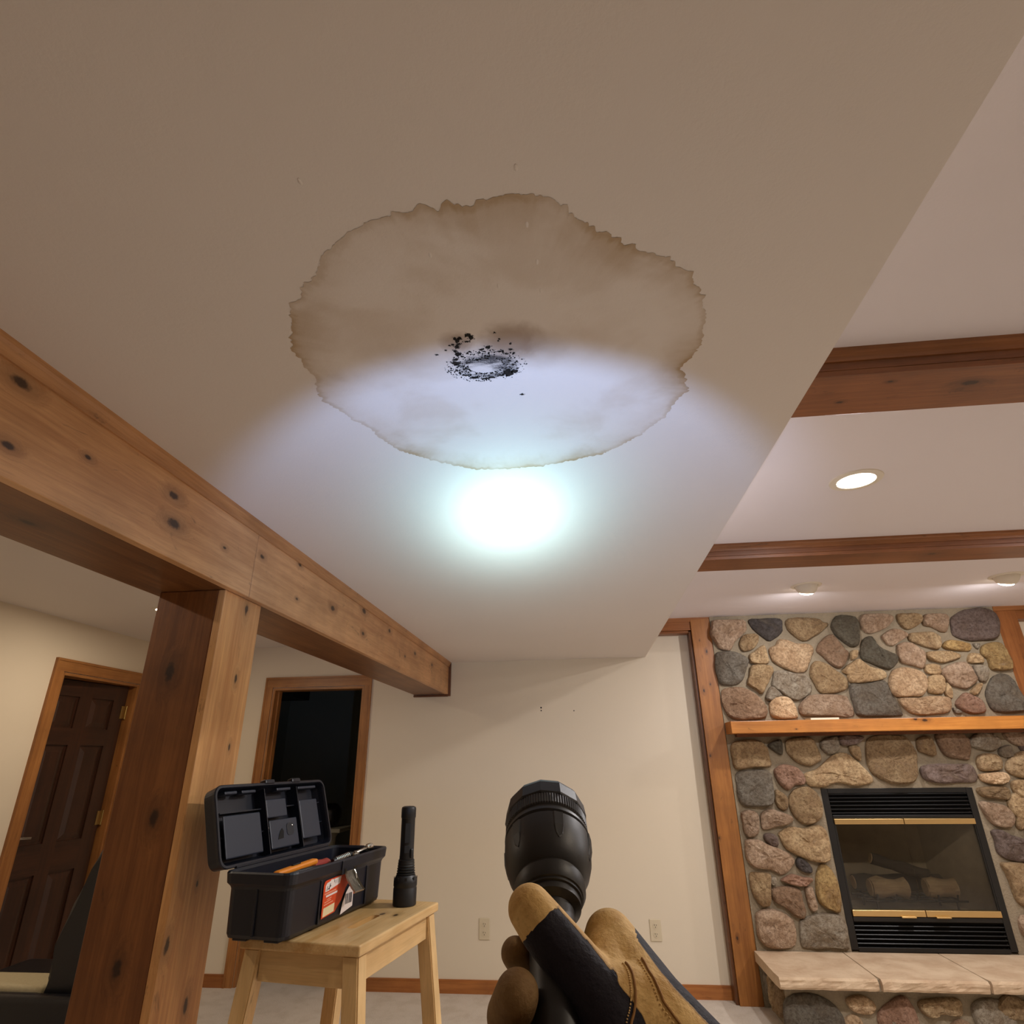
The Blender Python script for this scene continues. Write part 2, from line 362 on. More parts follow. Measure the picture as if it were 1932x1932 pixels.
STAIN = [(-469,773),(-492,819),(-530,904),(-521,927),(-529,950),(-520,992),(-535,1033),(-538,1079),(-514,1131),(-498,1165),(-468,1212),(-467,1247),(-436,1325),(-384,1372),(-329,1413),(-265,1458),(-180,1469),(-87,1467),(12,1445),(106,1411),(186,1333),(240,1251),(258,1182),(278,1142),(268,1110),(260,1074),(247,1056),(264,1027),(278,984),(276,948),(272,895),(261,870),(257,845),(237,815),(225,787),(199,768),(185,751),(154,738),(126,725),(99,705),(69,684),(47,663),(37,658),(20,637),(6,625),(-14,611),(-37,605),(-61,602),(-82,605),(-110,608),(-114,615),(-132,615),(-148,607),(-162,607),(-168,619),(-180,611),(-197,608),(-209,614),(-235,615),(-255,621),(-278,624),(-287,629),(-308,636),(-322,645),(-341,654),(-354,666),(-370,671),(-377,685),(-396,710),(-411,727),(-432,735),(-447,764)]
MOLD = [(-197.1,911.9,4.0,6.0),(-201.7,906.4,2.8,4.3),(-191.8,905.2,3.1,3.3),(-174.5,899.0,4.4,4.7),(-169.5,906.8,3.9,4.8),(-201.5,930.0,4.5,4.5),(-180.2,916.9,4.0,1.9),(-204.3,952.8,5.7,5.1),(-208.2,943.2,3.2,3.0),(-211.7,969.1,5.0,3.2),(-213.6,982.5,6.7,5.9),(-197.6,961.6,2.3,2.1),(-185.1,952.6,2.3,2.0),(-179.3,948.1,1.9,2.0),(-154.7,944.8,2.6,2.3),(-141.4,938.8,4.5,3.5),(-169.7,975.8,2.7,2.4),(-119.8,954.9,2.9,2.0),(-113.9,953.8,2.0,2.0),(-108.4,963.1,2.6,2.3),(-97.9,950.7,3.6,2.0),(-93.6,964.2,2.0,2.1),(-103.5,986.1,2.3,1.9),(-89.7,990.6,2.0,1.9),(-98.3,999.9,3.0,2.2),(-91.2,1013.9,2.0,2.0),(-111.6,1026.4,9.4,10.0),(-97.4,1023.9,6.8,5.1),(-161.0,1041.1,7.3,2.9),(-183.9,1034.6,7.8,2.9),(-148.1,1037.7,5.6,2.3),(-127.3,1033.1,6.6,2.3),(-122.7,897.6,1.2,1.6),(-115.6,916.5,1.3,1.4),(-118.8,922.2,1.3,1.5),(-226.2,937.8,1.3,1.8),(-246.3,949.3,2.3,1.5),(-226.8,996.6,1.5,1.6),(-89.5,1109.5,2.9,2.6),(-96.8,933.9,1.6,2.0),(-208.2,922.9,2.6,2.0),(-196.6,921.8,3.5,2.2),(-215.1,924.5,1.6,1.5),(-200.6,1023.7,6.9,2.0),(-161.2,954.3,2.3,1.8),(-150.6,950.5,1.6,1.5),(-211.5,1016.5,2.1,2.0),(-200.0,992.5,2.4,2.2)]

# ================================================================== ROOM SHELL
YB, XL, XR, YF = 4.90, -3.447, 4.6, -3.4
ZS, ZC, ZL = 2.203, 2.480, 2.379
SX0, SX1 = -1.05, .543
floor = struct('floor', bbox(XL-2.2, XR, YF, YB+2.4, -.1, 0), M['carpet'])
wall_back = struct('wall_back', boxes([(XL-.12, -2.541, YB, YB+.12, 0, 2.62), (-1.756, 1.66, YB, YB+.12, 0, 2.62), (2.62, XR, YB, YB+.12, 0, 2.62), (1.66, 2.62, YB, YB+.12, 0, .29), (1.66, 2.62, YB, YB+.12, 1.245, 2.62), (-2.541, -1.756, YB, YB+.12, 2.036, 2.62)]), M['wall'])
wall_left = struct('wall_left', boxes([(XL-.12, XL, YF, 3.736, 0, 2.62), (XL-.12, XL, 4.48, YB, 0, 2.62), (XL-.12, XL, 3.736, 4.48, 2.04, 2.62)]), M['wall'])
struct('wall_right', bbox(XR, XR+.1, YF, YB, 0, 2.62), M['wall'])
struct('wall_front', bbox(XL-.1, XR+.1, YF-.1, YF, 0, 2.62), M['wall'])
ceil = struct('ceiling', bbox(SX0, SX1, YF, YB, ZS, 2.62), M['ceil'])
struct('ceiling_right', bbox(SX1, XR, YF, YB, ZC, 2.62), M['ceil_bay'])
struct('ceiling_left', bbox(XL, -1.331, YF, YB, ZL, 2.62), M['ceil'])
# unlit rooms behind the two doorways
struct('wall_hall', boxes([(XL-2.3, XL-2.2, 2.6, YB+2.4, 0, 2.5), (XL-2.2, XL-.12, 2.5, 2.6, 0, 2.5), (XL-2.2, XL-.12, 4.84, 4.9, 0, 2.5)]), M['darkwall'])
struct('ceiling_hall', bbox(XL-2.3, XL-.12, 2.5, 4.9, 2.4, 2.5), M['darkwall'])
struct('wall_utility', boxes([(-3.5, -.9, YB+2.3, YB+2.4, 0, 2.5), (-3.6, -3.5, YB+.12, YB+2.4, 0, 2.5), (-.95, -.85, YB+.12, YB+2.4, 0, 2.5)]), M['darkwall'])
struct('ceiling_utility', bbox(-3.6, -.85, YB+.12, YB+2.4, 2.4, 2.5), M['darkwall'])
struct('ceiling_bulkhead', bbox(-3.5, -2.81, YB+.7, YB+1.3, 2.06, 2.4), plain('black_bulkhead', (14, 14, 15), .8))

# screw holes in the back wall
for x, z, r in ((-.303, 1.834, .0065), (-.303, 1.812, .005), (-.046, 1.806, .0045)):
    o = obj('screw_hole', lathe([(r, 0), (r, .0006), (r*.6, .0012)], 12), M['slot'], wall_back, T(x, YB, z) @ Matrix.Rotation(math.radians(90), 4, 'X'))

# ---- baseboards
wb = wood('baseboard_pine', 0, (186, 120, 62), (150, 88, 40), seed=3)
wby = wood('baseboard_pine_side', 1, (186, 120, 62), (150, 88, 40), seed=4)
def baseboard(name, x0, x1, y0, y1, mat):
    bm = boxes([(x0, x1, y0, y1, 0, .064)])
    xx = (x0, x1) if abs(x1-x0) > abs(y1-y0) else ((x0, x1-.005) if x0 < -3 else (x0, x1))
    yy = (y0+.005, y1) if abs(x1-x0) > abs(y1-y0) else (y0, y1)
    box(bm, xx[0], xx[1], yy[0], yy[1], .064, .077)
    return struct(name, bm, mat)
baseboard('baseboard_back', -1.694, .9, YB-.014, YB, wb)
baseboard('baseboard_corner', XL, -2.61, YB-.014, YB, wb)
baseboard('baseboard_left', XL, XL+.014, YF, 3.655, wby)
baseboard('baseboard_right', 3.305, XR, YB-.014, YB, wb)

# ---- door casings (sloped, with a backband)
cx = wood('casing_pine_head', 0, (180, 124, 68), (146, 92, 46), seed=1)
cy = wood('casing_pine_head_side', 1, (180, 124, 68), (146, 92, 46), seed=2)
cz = wood('casing_pine_upright', 2, (180, 124, 68), (146, 92, 46), seed=5)
def casing_back(n):
    x0, x1, z = -2.541, -1.756, 2.036
    root = thing(n, None, None, kind='structure')
    for a, b in ((x0-.068, x0-.004), (x1+.004, x1+.062)):
        bm = boxes([(a, b, YB-.014, YB, 0, z+.07)])
        s = a-.0012 if a < -2 else b-.0128
        box(bm, s, s+.014, YB-.02, YB, 0, z+.085)
        obj('casing_upright', bm, cz, root)
    bm = boxes([(x0-.068, x1+.062, YB-.0145, YB, z+.004, z+.07)]); box(bm, x0-.068, x1+.062, YB-.0205, YB, z+.07, z+.0855)
    obj('casing_head', bm, cx, root)
    # jamb lining and stops
    for a, b in ((x0, x0+.018), (x1-.018, x1)):
        obj('jamb', boxes([(a, b, YB-.004, YB+.124, 0, z)]), cz, root)
    obj('jamb_head', boxes([(x0+.018, x1-.018, YB-.004, YB+.124, z-.018, z)]), cx, root)
    for a, b in ((x0+.018, x0+.03), (x1-.03, x1-.018)):
        obj('door_stop', boxes([(a, b, YB+.05, YB+.085, 0, z-.018)]), cz, root)
casing_back('trim_1')
def casing_left(n):
    y0, y1, z = 3.736, 4.48, 2.04
    root = thing(n, None, None, kind='structure')
    for a, b in ((y0-.082, y0-.004), (y1+.004, y1+.07)):
        bm = boxes([(XL, XL+.014, a, b, 0, z+.07)])
        s = a-.0012 if a < 4 else b-.0128
        box(bm, XL, XL+.02, s, s+.014, 0, z+.085)
        obj('casing_upright', bm, cz, root)
    bm = boxes([(XL, XL+.0145, y0-.082, y1+.07, z+.004, z+.07)]); box(bm, XL, XL+.0205, y0-.082, y1+.07, z+.07, z+.0855)
    obj('casing_head', bm, cy, root)
    for a, b in ((y0, y0+.018), (y1-.018, y1)):
        obj('jamb', boxes([(XL-.124, XL+.004, a, b, 0, z)]), cz, root)
    obj('jamb_head', boxes([(XL-.124, XL+.004, y0+.018, y1-.018, z-.018, z)]), cy, root)
casing_left('trim_2')

# ---- six-panel door, hinged at its far side and opened a little into the hall
dz = wood('door_pine', 2, (70, 38, 20), (48, 25, 12), seed=7)  # pine darkened in colour, standing in for shade on the leaf
dm = T(XL-.045, 4.44, .01, math.radians(-7))
door = thing('door_1', None, None, dm, kind='structure')
DW, DH = .70, 2.005
rails = [(0, .2), (.8, .98), (1.58, 1.69), (1.9, DH)]
stiles = [(-.11, 0), (-DW/2-.05, -DW/2+.05), (-DW, -DW+.11)]
for y0, y1 in stiles: obj('stile', bbox(-.04, 0, y0, y1, 0, DH), dz, door, local=True)
dy = wood('door_pine_rail', 1, (70, 38, 20), (48, 25, 12), seed=8)
for z0, z1 in rails:
    for y0, y1 in ((-DW/2+.05, -.11), (-DW+.11, -DW/2-.05)): obj('rail', bbox(-.04, 0, y0, y1, z0, z1), dy, door, local=True)
for z0, z1 in ((.2, .8), (.98, 1.58), (1.69, 1.9)):
    for y0, y1 in ((-DW/2+.05, -.11), (-DW+.11, -DW/2-.05)):
        bm = bmesh.new(); box(bm, -.03, -.012, y0, y1, z0, z1)
        a = [bm.verts.new((-.012, y, z)) for y, z in ((y0+.012, z0+.012), (y1-.012, z0+.012), (y1-.012, z1-.012), (y0+.012, z1-.012))]
        b = [bm.verts.new((-.002, y, z)) for y, z in ((y0+.045, z0+.045), (y1-.045, z0+.045), (y1-.045, z1-.045), (y0+.045, z1-.045))]
        for i in range(4): bm.faces.new((a[i], a[(i+1) % 4], b[(i+1) % 4], b[i]))
        bm.faces.new(b); obj('panel', bm, dz, door, local=True)
for z in (.25, 1.1, 1.82):
    bm = bbox(.0, .004, -.03, .012, z-.045, z+.045); h = obj('hinge', bm, M['hinge'], door, local=True)
    obj('hinge_pin', lathe([(.006, -.048), (.006, .048)], 12), M['hinge'], h, W[door.name] @ T(.006, .014, z))
bm = lathe([(.026, 0), (.026, .006), (.012, .01), (.01, .045)], 20)
h = obj('handle_rose', bm, M['chrome'], door, W[door.name] @ T(0, -DW+.065, 1.03) @ Matrix.Rotation(math.radians(90), 4, 'Y'))
obj('lever', tube([(.042, -DW+.065, 1.03), (.046, -DW+.1, 1.031), (.044, -DW+.17, 1.026)], [.009, .0085, .007]), M['chrome'], h, W[door.name], smooth=True)

# ================================================================== CEILING STAIN (water mark and mould on the lowered ceiling)
random.seed(4)
def stain():
    base = [Vector((x/1000, y/1000)) for x, y in STAIN]
    out = []
    for i, p in enumerate(base):
        q = base[(i+1) % len(base)]; k = max(2, int((q-p).length/.0028))
        for j in range(k): out.append(p.lerp(q, j/k))
    ctr = sum(out, Vector((0, 0)))/len(out); ring = []
    for i, p in enumerate(out):
        d = (p-ctr).normalized()
        sc = abs(noise.noise((p.x*70, p.y*70, 1.3)))*.012 + noise.noise((p.x*220, p.y*220, 4))*.0035
        ring.append(p + d*(sc-.004))
    bm = bmesh.new(); lay = bm.verts.layers.float.new('radial')
    prev = None; z = ZS-.0006
    for s in (1, .985, .965, .93, .87, .78, .65, .5, .33, .15):
        cur = []
        for p in ring:
            q = ctr.lerp(p, s); v = bm.verts.new((q.x, q.y, z)); v[lay] = s; cur.append(v)
        if prev:
            for i in range(len(cur)): bm.faces.new((prev[i], prev[(i+1) % len(cur)], cur[(i+1) % len(cur)], cur[i]))
        prev = cur
    c = bm.verts.new((ctr.x, ctr.y, z)); c[lay] = 0
    for i in range(len(prev)): bm.faces.new((prev[i], prev[(i+1) % len(prev)], c))
    n = N('water_stained_paint'); p = n.coord()
    at = n.n('ShaderNodeAttribute', attribute_name='radial').outputs['Fac']
    big = n.noise(p, 5, 4, .55, .3); med = n.noise(p, 16, 4, .6, .6)
    rr = n.math('ADD', at, n.math('MULTIPLY', n.math('SUBTRACT', med, .5), .10))
    rim = n.math('MULTIPLY', n.ramp(rr, .78, 1.0), n.ramp(big, .32, .62, .35, 1))
    edge = n.ramp(rr, .955, 1.0)
    f = n.math('ADD', n.math('MULTIPLY', rim, .42), n.math('MULTIPLY', edge, .26))
    f = n.math('ADD', f, n.ramp(big, .45, .70, 0.0, .24), clamp=True)
    paintc = srgb(222, 214, 208)
    c = n.mix(f, paintc, srgb(166, 138, 100))
    # brown halo above the mould
    for (x, y, r, k) in ((-.09, .925, .075, .55), (-.20, .915, .04, .45), (-.04, .965, .07, .16)):
        d = n.vmath('LENGTH', n.vmath('SUBTRACT', p, (x, y, ZS)))
        d = n.math('ADD', d, n.math('MULTIPLY', n.math('SUBTRACT', med, .5), .05))
        c = n.mix(n.ramp(d, r*.35, r, k, 0), c, srgb(120, 84, 44))
    # grey smear of mould
    sm = n.noise(n.vmath('MULTIPLY', p, (1, 2.4, 1)), 22, 4, .6, .4); spk = n.noise(p, 520, 2, .7)
    d = n.vmath('LENGTH', n.vmath('MULTIPLY', n.vmath('SUBTRACT', p, (-.150, 1.000, ZS)), (1, 1.55, 1)))
    d = n.math('ADD', d, n.math('MULTIPLY', n.math('SUBTRACT', sm, .5), .03))
    dw = n.vmath('LENGTH', n.vmath('MULTIPLY', n.vmath('SUBTRACT', p, (-.170, 1.012, ZS)), (1, 1.6, 1)))
    g = n.math('MULTIPLY', n.ramp(d, .050, .070, 1, 0), n.ramp(n.math('ADD', dw, n.math('MULTIPLY', n.math('SUBTRACT', sm, .5), .05)), .012, .05, .12, 1))
    g = n.math('MULTIPLY', g, n.ramp(n.math('ADD', sm, n.math('MULTIPLY', n.math('SUBTRACT', spk, .5), .5)), .30, .62, .25, 1))
    c = n.mix(n.math('MULTIPLY', g, .95), c, srgb(58, 58, 62))
    n.col(c); n.set(Roughness=.8); n.b.inputs['Specular IOR Level'].default_value = .2
    n.bump(n.math('ADD', n.noise(p, 160, 3, .6), n.math('MULTIPLY', med, .8)), .12, .004)
    o = obj('water_stain', bm, n.m, ceil)
    o['label'] = 'tan water stain with a ragged darker brown rim'
    return o
stain()
def mould():
    bm = bmesh.new(); z = ZS-.0012
    def blob(x, y, a, b, k):
        vs_ = []
        for i in range(k):
            t = 2*math.pi*i/k; r = .62+.55*random.random()
            vs_.append(bm.verts.new((x+a*r*math.cos(t), y+b*r*math.sin(t), z)))
        bm.faces.new(vs_)
    for x, y, a, b in MOLD:
        blob(x/1e3, y/1e3, a*1.3/1e3, b*1.3/1e3, 18)
        for _ in range(int(5+a*1.2)):
            t = random.random()*6.28; r = 1+random.random()*1.0; s = .0004+.0011*random.random()**2
            blob(x/1e3+a/1e3*r*math.cos(t), y/1e3+b/1e3*r*math.sin(t), s, s*1.2, 6)
    for _ in range(1500):
        t = random.random()*6.28; r = .55+.75*random.random()**1.3
        w = 1 if math.cos(t) < .3 or random.random() < .45 else 0
        if not w: continue
        s = .0003+.0016*random.random()**3
        blob(-.155+.066*r*math.cos(t), .998+.042*r*math.sin(t), s*1.2, s*1.3, 6)
    o = obj('mold_spots', bm, plain('black_mould', (22, 19, 16), .95, bump=(300, .4, .004), var=.5), ceil)
    o['label'] = 'cluster of black mold specks'; o['kind'] = 'stuff'
mould()
# little paint nibs on the ceiling
for x, y in ((-.047, .565), (-.04, .66), (-.03, .735), (-.20, .70), (-.10, .78), (-.028, .80), (-.35, .55)):
    o = obj('paint_nib', lathe([(.0028, 0), (.0026, .0009), (.001, .0016)], 8), M['ceil'], ceil, T(x, y, ZS) @ Matrix.Rotation(math.pi, 4, 'X') @ Matrix.Diagonal((1, 2.2, 1, 1)))

# ================================================================== BEAMS AND POST
beam = thing('ceiling_beam', 'long knotty pine ceiling beam running along the lowered ceiling onto the post', 'beam', T(SX0, YF, 1.952))
K1 = [(-1.05, .857, 2.143, .013), (-1.05, .875, 2.013, .009), (-1.05, 1.337, 2.117, .012), (-1.05, 1.361, 2.045, .015), (-1.05, 1.6, 2.06, .005), (-1.05, 1.05, 2.08, .006)]
K2 = [(-1.05, 1.818, 2.104, .008), (-1.05, 2.096, 2.162, .008), (-1.05, 2.106, 2.03, .006), (-1.05, 2.449, 2.075, .013), (-1.05, 2.834, 2.153, .016), (-1.05, 2.846, 2.043, .011), (-1.05, 3.264, 2.14, .012), (-1.05, 3.6, 2.05, .009), (-1.05, 3.828, 2.104, .014), (-1.05, 4.3, 2.1, .012)]
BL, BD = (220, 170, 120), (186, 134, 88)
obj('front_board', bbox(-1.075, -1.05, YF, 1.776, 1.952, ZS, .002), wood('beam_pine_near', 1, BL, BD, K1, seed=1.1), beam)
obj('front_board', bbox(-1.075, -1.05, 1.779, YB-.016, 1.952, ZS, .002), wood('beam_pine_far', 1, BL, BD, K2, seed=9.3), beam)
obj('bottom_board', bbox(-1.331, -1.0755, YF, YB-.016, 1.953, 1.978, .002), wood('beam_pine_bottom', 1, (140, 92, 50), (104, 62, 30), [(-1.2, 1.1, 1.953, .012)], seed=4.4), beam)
obj('back_board', bbox(-1.331, -1.306, YF, YB-.016, 1.9785, ZL, .002), wood('beam_pine_back', 1, BL, BD, seed=6), beam)
prof = [(0, 0), (.003, 0), (.004, -.006), (.009, -.016), (.012, -.024), (.013, -.035), (0, -.035)]
prof = [(0, -.036), (.005, -.036), (.007, -.026), (.011, -.016), (.016, -.010), (.018, 0), (0, 0)]
bm = prism(prof, lambda p: (-1.05+p[0], YF, ZS+p[1]), lambda p: (-1.05+p[0], YB, ZS+p[1]))
obj('crown_molding', bm, wood('crown_pine', 1, (200, 148, 98), (164, 112, 68), seed=2.2), beam)
tr = thing('trim_3', None, None, kind='structure')
obj('end_molding', bbox(-1.05, -1.031, YB-.016, YB, 1.938, ZS-.001, .003), wood('end_trim_upright', 2, (120, 76, 44), (92, 54, 28)), tr)
obj('end_molding', bbox(-1.336, -1.0505, YB-.016, YB, 1.935, 1.952, .003), wood('end_trim_flat', 0, (120, 76, 44), (92, 54, 28)), tr)

post = thing('support_post', 'thick square knotty pine post holding up the long beam', 'post', T(-1.18, 1.79, 0))
obj('near_board', bbox(-1.29, -1.0965, 1.68, 1.704, 0, 1.952, .0025), wood('post_pine_near', 2, (146, 92, 48), (108, 62, 28), [(-1.203, 1.68, 1.706, .017), (-1.162, 1.68, 1.32, .015), (-1.181, 1.68, .985, .014), (-1.23, 1.68, .7, .01)], seed=3.1), post)  # darker copy of the post pine, shade of the near face in its colour
obj('side_board', bbox(-1.096, -1.072, 1.68, 1.90, 0, 1.952, .0025), wood('post_pine_side', 2, (224, 170, 110), (188, 130, 78), [(-1.072, 1.815, 1.70, .009), (-1.072, 1.811, 1.92, .011), (-1.072, 1.84, 1.5, .006), (-1.072, 1.70, 1.029, .012), (-1.072, 1.83, .868, .012), (-1.072, 1.79, 1.15, .006)], seed=12), post)  # paler copy of the post pine, light from the right painted in
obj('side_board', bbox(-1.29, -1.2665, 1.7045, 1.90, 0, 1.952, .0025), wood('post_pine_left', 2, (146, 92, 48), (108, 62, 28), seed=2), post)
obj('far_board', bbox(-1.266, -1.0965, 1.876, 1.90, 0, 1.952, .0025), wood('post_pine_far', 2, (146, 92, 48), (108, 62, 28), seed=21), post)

def bay_beam(y0, y1, label, seed, knots):
    b = thing('ceiling_beam', label, 'beam', T(SX1, y0, 2.40), 'beams across the raised ceiling')
    BLb, BDb = (148, 92, 54), (112, 66, 36)
    obj('bottom_board', bbox(SX1, XR, y0+.0005, y1-.0005, 2.40, 2.418, .0015), wood('bay_pine_bottom', 0, BLb, BDb, knots, seed=seed), b)
    for ya, yb in ((y0, y0+.02), (y1-.02, y1)):
        obj('side_board', bbox(SX1, XR, ya, yb, 2.4185, ZC, .0015), wood('bay_pine_side', 0, BLb, BDb, seed=seed+2), b)
    for s, yy in ((-1, y0), (1, y1)):
        bm = prism([(0, -.036), (.005, -.036), (.007, -.026), (.011, -.016), (.016, -.010), (.018, 0), (0, 0)], lambda p: (SX1, yy+s*p[0], ZC+p[1]), lambda p: (XR, yy+s*p[0], ZC+p[1]))
        obj('crown_molding', bm, wood('bay_crown', 0, (160, 104, 62), (128, 80, 44), seed=seed+4), b)
bay_beam(1.425, 1.632, 'nearer stained pine beam crossing the raised ceiling with one dark knot', 5.5, [(1.124, 1.504, 2.40, .014), (.8, 1.56, 2.40, .006), (.9, 1.47, 2.4, .005)])
bay_beam(3.03, 3.237, 'farther stained pine beam crossing the raised ceiling above the fireplace lights', 8.1, [(1.835, 3.095, 2.40, .012)])

# ---- frame boards around the stone
KT = [(1.002, 4.79, 2.214, .008), (.996, 4.79, 1.968, .006), (.943, 4.79, 1.922, .008), (.926, 4.79, 1.466, .007), (.914, 4.79, .939, .007), (.945, 4.79, .36, .008), (.96, 4.79, 2.3, .004)]
HB, HBd = (174, 114, 54), (138, 84, 36)
tl = thing('trim_4', None, None, kind='structure')
obj('upright_board', bbox(.908, 1.056, 4.788, YB, 0, ZC, .002), wood('frame_pine_upright', 2, HB, HBd, KT, seed=14), tl)
obj('edge_molding', bbox(.888, .9075, 4.806, YB, 0, 2.376, .003), wood('frame_bead', 2, (118, 72, 36), (88, 50, 24)), tl)
obj('head_board', bbox(SX1, .9075, 4.80, YB, 2.385, ZC, .002), wood('frame_pine_head', 0, (160, 100, 52), (128, 74, 34), seed=15), tl)
obj('edge_molding', bbox(SX1, .8875, 4.812, YB, 2.365, 2.3845, .003), wood('frame_bead_head', 0, (150, 92, 46), (116, 66, 30)), tl)
bm = prism([(0, -.03), (.004, -.03), (.012, -.012), (.016, 0), (0, 0)], lambda p: (SX1, 4.7995-p[0], ZC+p[1]), lambda p: (1.056, 4.7995-p[0], ZC+p[1]))
obj('crown_molding', bm, wood('frame_crown', 0, (176, 112, 58), (140, 84, 40)), tl)
t5 = thing('trim_5', None, None, kind='structure')
obj('upright_board', bbox(3.145, 3.30, 4.788, YB, 0, ZC, .002), wood('frame_pine_right', 2, (160, 100, 52), (128, 74, 34), seed=17), t5)
obj('head_board', bbox(3.3005, XR, 4.80, YB, 2.385, ZC, .002), wood('frame_pine_head_right', 0, (160, 100, 52), (128, 74, 34), seed=18), t5)
bm = prism([(0, -.03), (.004, -.03), (.012, -.012), (.016, 0), (0, 0)], lambda p: (3.145, 4.787-p[0], ZC+p[1]), lambda p: (XR, 4.787-p[0], ZC+p[1]))
obj('crown_molding', bm, wood('frame_crown_right', 0, (176, 112, 58), (140, 84, 40)), t5)

# ================================================================== FIREPLACE
PAL = {'P': (196, 170, 144), 'G': (96, 90, 88), 'B': (178, 152, 114), 'O': (112, 106, 90), 'K': (134, 127, 114), 'T': (212, 184, 142), 'L': (234, 202, 162), 'D': (176, 146, 118), 'S': (172, 162, 144), 'Y': (206, 174, 116), 'R': (186, 148, 124), 'V': (140, 122, 114)}
fire = thing('stone_fireplace', 'tall fieldstone fireplace face of rounded stones set in grey mortar', 'fireplace', T(2.1, YB, 0))
FX0, FX1, FZ0, FZ1 = 1.645, 2.637, .30, 1.243
def rough_grid(x0, x1, z0, z1, y, k=.045, amp=.006):
    bm = bmesh.new(); nx, nz = max(1, int((x1-x0)/k)), max(1, int((z1-z0)/k))
    g = [[bm.verts.new((x0+(x1-x0)*i/nx, y+amp*noise.noise(((x0+(x1-x0)*i/nx)*14, (z0+(z1-z0)*j/nz)*14, 2)), z0+(z1-z0)*j/nz)) for i in range(nx+1)] for j in range(nz+1)]
    for j in range(nz):
        for i in range(nx): bm.faces.new((g[j][i], g[j][i+1], g[j+1][i+1], g[j+1][i]))
    return bm
YM = 4.782
mb = bmesh.new()
for b in ((1.0565, FX0, YM+.01, YB, .0, ZC), (FX1, 3.1445, YM+.01, YB, 0, ZC), (FX0, FX1, YM+.01, YB, FZ1, ZC), (FX0, FX1, YM+.01, YB, 0, FZ0)): box(mb, *b)
obj('mortar', mb, M['mortar'], fire)
for i, (a, b, c_, d) in enumerate(((1.0565, FX0, .0, ZC), (FX1, 3.1445, 0, ZC), (FX0, FX1, FZ1, ZC))):
    obj('mortar_face', rough_grid(a, b, c_, d, YM), M['mortar'], fire, smooth=True)
def stone(pts, y_base, bulge, colour, parent, seed, name='stone'):
    random.seed(seed)
    pts = [Vector((x/1000, z/1000)) for x, z in pts]
    ring = catmull(pts, 4 if len(pts) < 9 else 3); ctr = sum(ring, Vector((0, 0)))/len(ring)
    ring = [ctr+(p-ctr)*(1.035+.03*noise.noise((p.x*60, p.y*60, seed))) for p in ring]
    size = max((p-ctr).length for p in ring); bl = bulge*min(1.2, .55+size/.14)
    bm = bmesh.new(); prev = None
    tilt = Vector((random.uniform(-.12, .12), random.uniform(-.16, .10)))
    for s, d in ((.99, -.012), (1.0, .30), (.97, .60), (.91, .80), (.80, .92), (.66, .97), (.50, 1.0), (.34, 1.02), (.17, 1.03)):
        cur = []
        for p in ring:
            q = ctr.lerp(p, s); h = y_base-bl*d
            if d > 0:
                nz = noise.noise((q.x*24+seed, q.y*24, seed*.7))*.42 - abs(noise.noise((q.x*38+seed, q.y*46, seed*.3)))*.5 + noise.noise((q.x*95, q.y*95+seed, .3))*.22 + .12
                h -= bl*d*nz*.75 + (q-ctr).dot(tilt)*(d if d < .7 else 1)
            cur.append(bm.verts.new((q.x, h, q.y)))
        if prev:
            for i in range(len(cur)): bm.faces.new((prev[i], prev[(i+1) % len(cur)], cur[(i+1) % len(cur)], cur[i]))
        prev = cur
    c0 = bm.verts.new((ctr.x, y_base-bl*1.03, ctr.y))
    for i in range(len(prev)): bm.faces.new((prev[i], prev[(i+1) % len(prev)], c0))
    o = obj(name, bm, M['stone'], parent, smooth=True)
    c = PAL[colour]; v = random.uniform(.93, 1.07)
    o.color = srgb(*[min(255, k*v) for k in c])
    return o
for i, (c, p) in enumerate(STONES): stone(p, YM, .038, c, fire, i+1)
EXTRA = [('T', 2930, 1130, 110, 90), ('K', 3060, 1290, 80, 100), ('P', 3080, 1060, 60, 80), ('B', 2970, 940, 110, 80), ('S', 3070, 800, 70, 90), ('D', 2930, 770, 60, 70), ('L', 3000, 620, 110, 70), ('G', 3085, 480, 55, 80), ('T', 2960, 460, 60, 70), ('B', 2870, 380, 70, 60), ('P', 3010, 360, 60, 50), ('V', 3075, 1500, 65, 80), ('T', 3110, 1420, 35, 30), ('B', 3090, 1780, 45, 60), ('R', 3080, 650, 35, 40)]
for i, (c, x, z, a, b) in enumerate(EXTRA):
    random.seed(i); stone([(x+a*math.cos(t*.7854)*random.uniform(.8, 1.05), z+b*math.sin(t*.7854)*random.uniform(.8, 1.05)) for t in range(8)], YM, .036, c, fire, 200+i)

mantel = thing('mantel_shelf', 'thick honey pine mantel shelf across the stone fireplace', 'mantel', T(1.06, 4.6, 1.608))
mk = [(2.36, 4.6, 1.672, .011), (2.30, 4.6, 1.68, .008), (1.5, 4.6, 1.63, .004)]
obj('shelf_board', bbox(1.06, 3.1445, 4.60, YM+.006, 1.608, 1.69, .003), wood('mantel_pine', 0, (206, 138, 64), (172, 104, 42), mk, seed=30, rough=.35), mantel)
obj('bottom_ledger', bbox(1.12, 3.1, 4.72, YM, 1.588, 1.6075), wood('mantel_ledger', 0, (120, 72, 36), (90, 50, 24)), mantel)
bm = bmesh.new()
bk = thing('booklet', 'thin white booklet lying flat on the mantel shelf', 'booklet', T(1.71, 4.66, 1.6905, .03))
obj('cover', bbox(-.098, .098, -.045, .06, 0, .0015), plain('booklet_cover', (236, 228, 205), .5), bk, local=True)
obj('pages', bbox(-.096, .096, -.0435, .0585, .0016, .0105), plain('booklet_pages', (228, 220, 196), .8), bk, local=True)
obj('cover', bbox(-.098, .098, -.045, .06, .0106, .0121), plain('booklet_cover_top', (236, 228, 205), .5), bk, local=True)

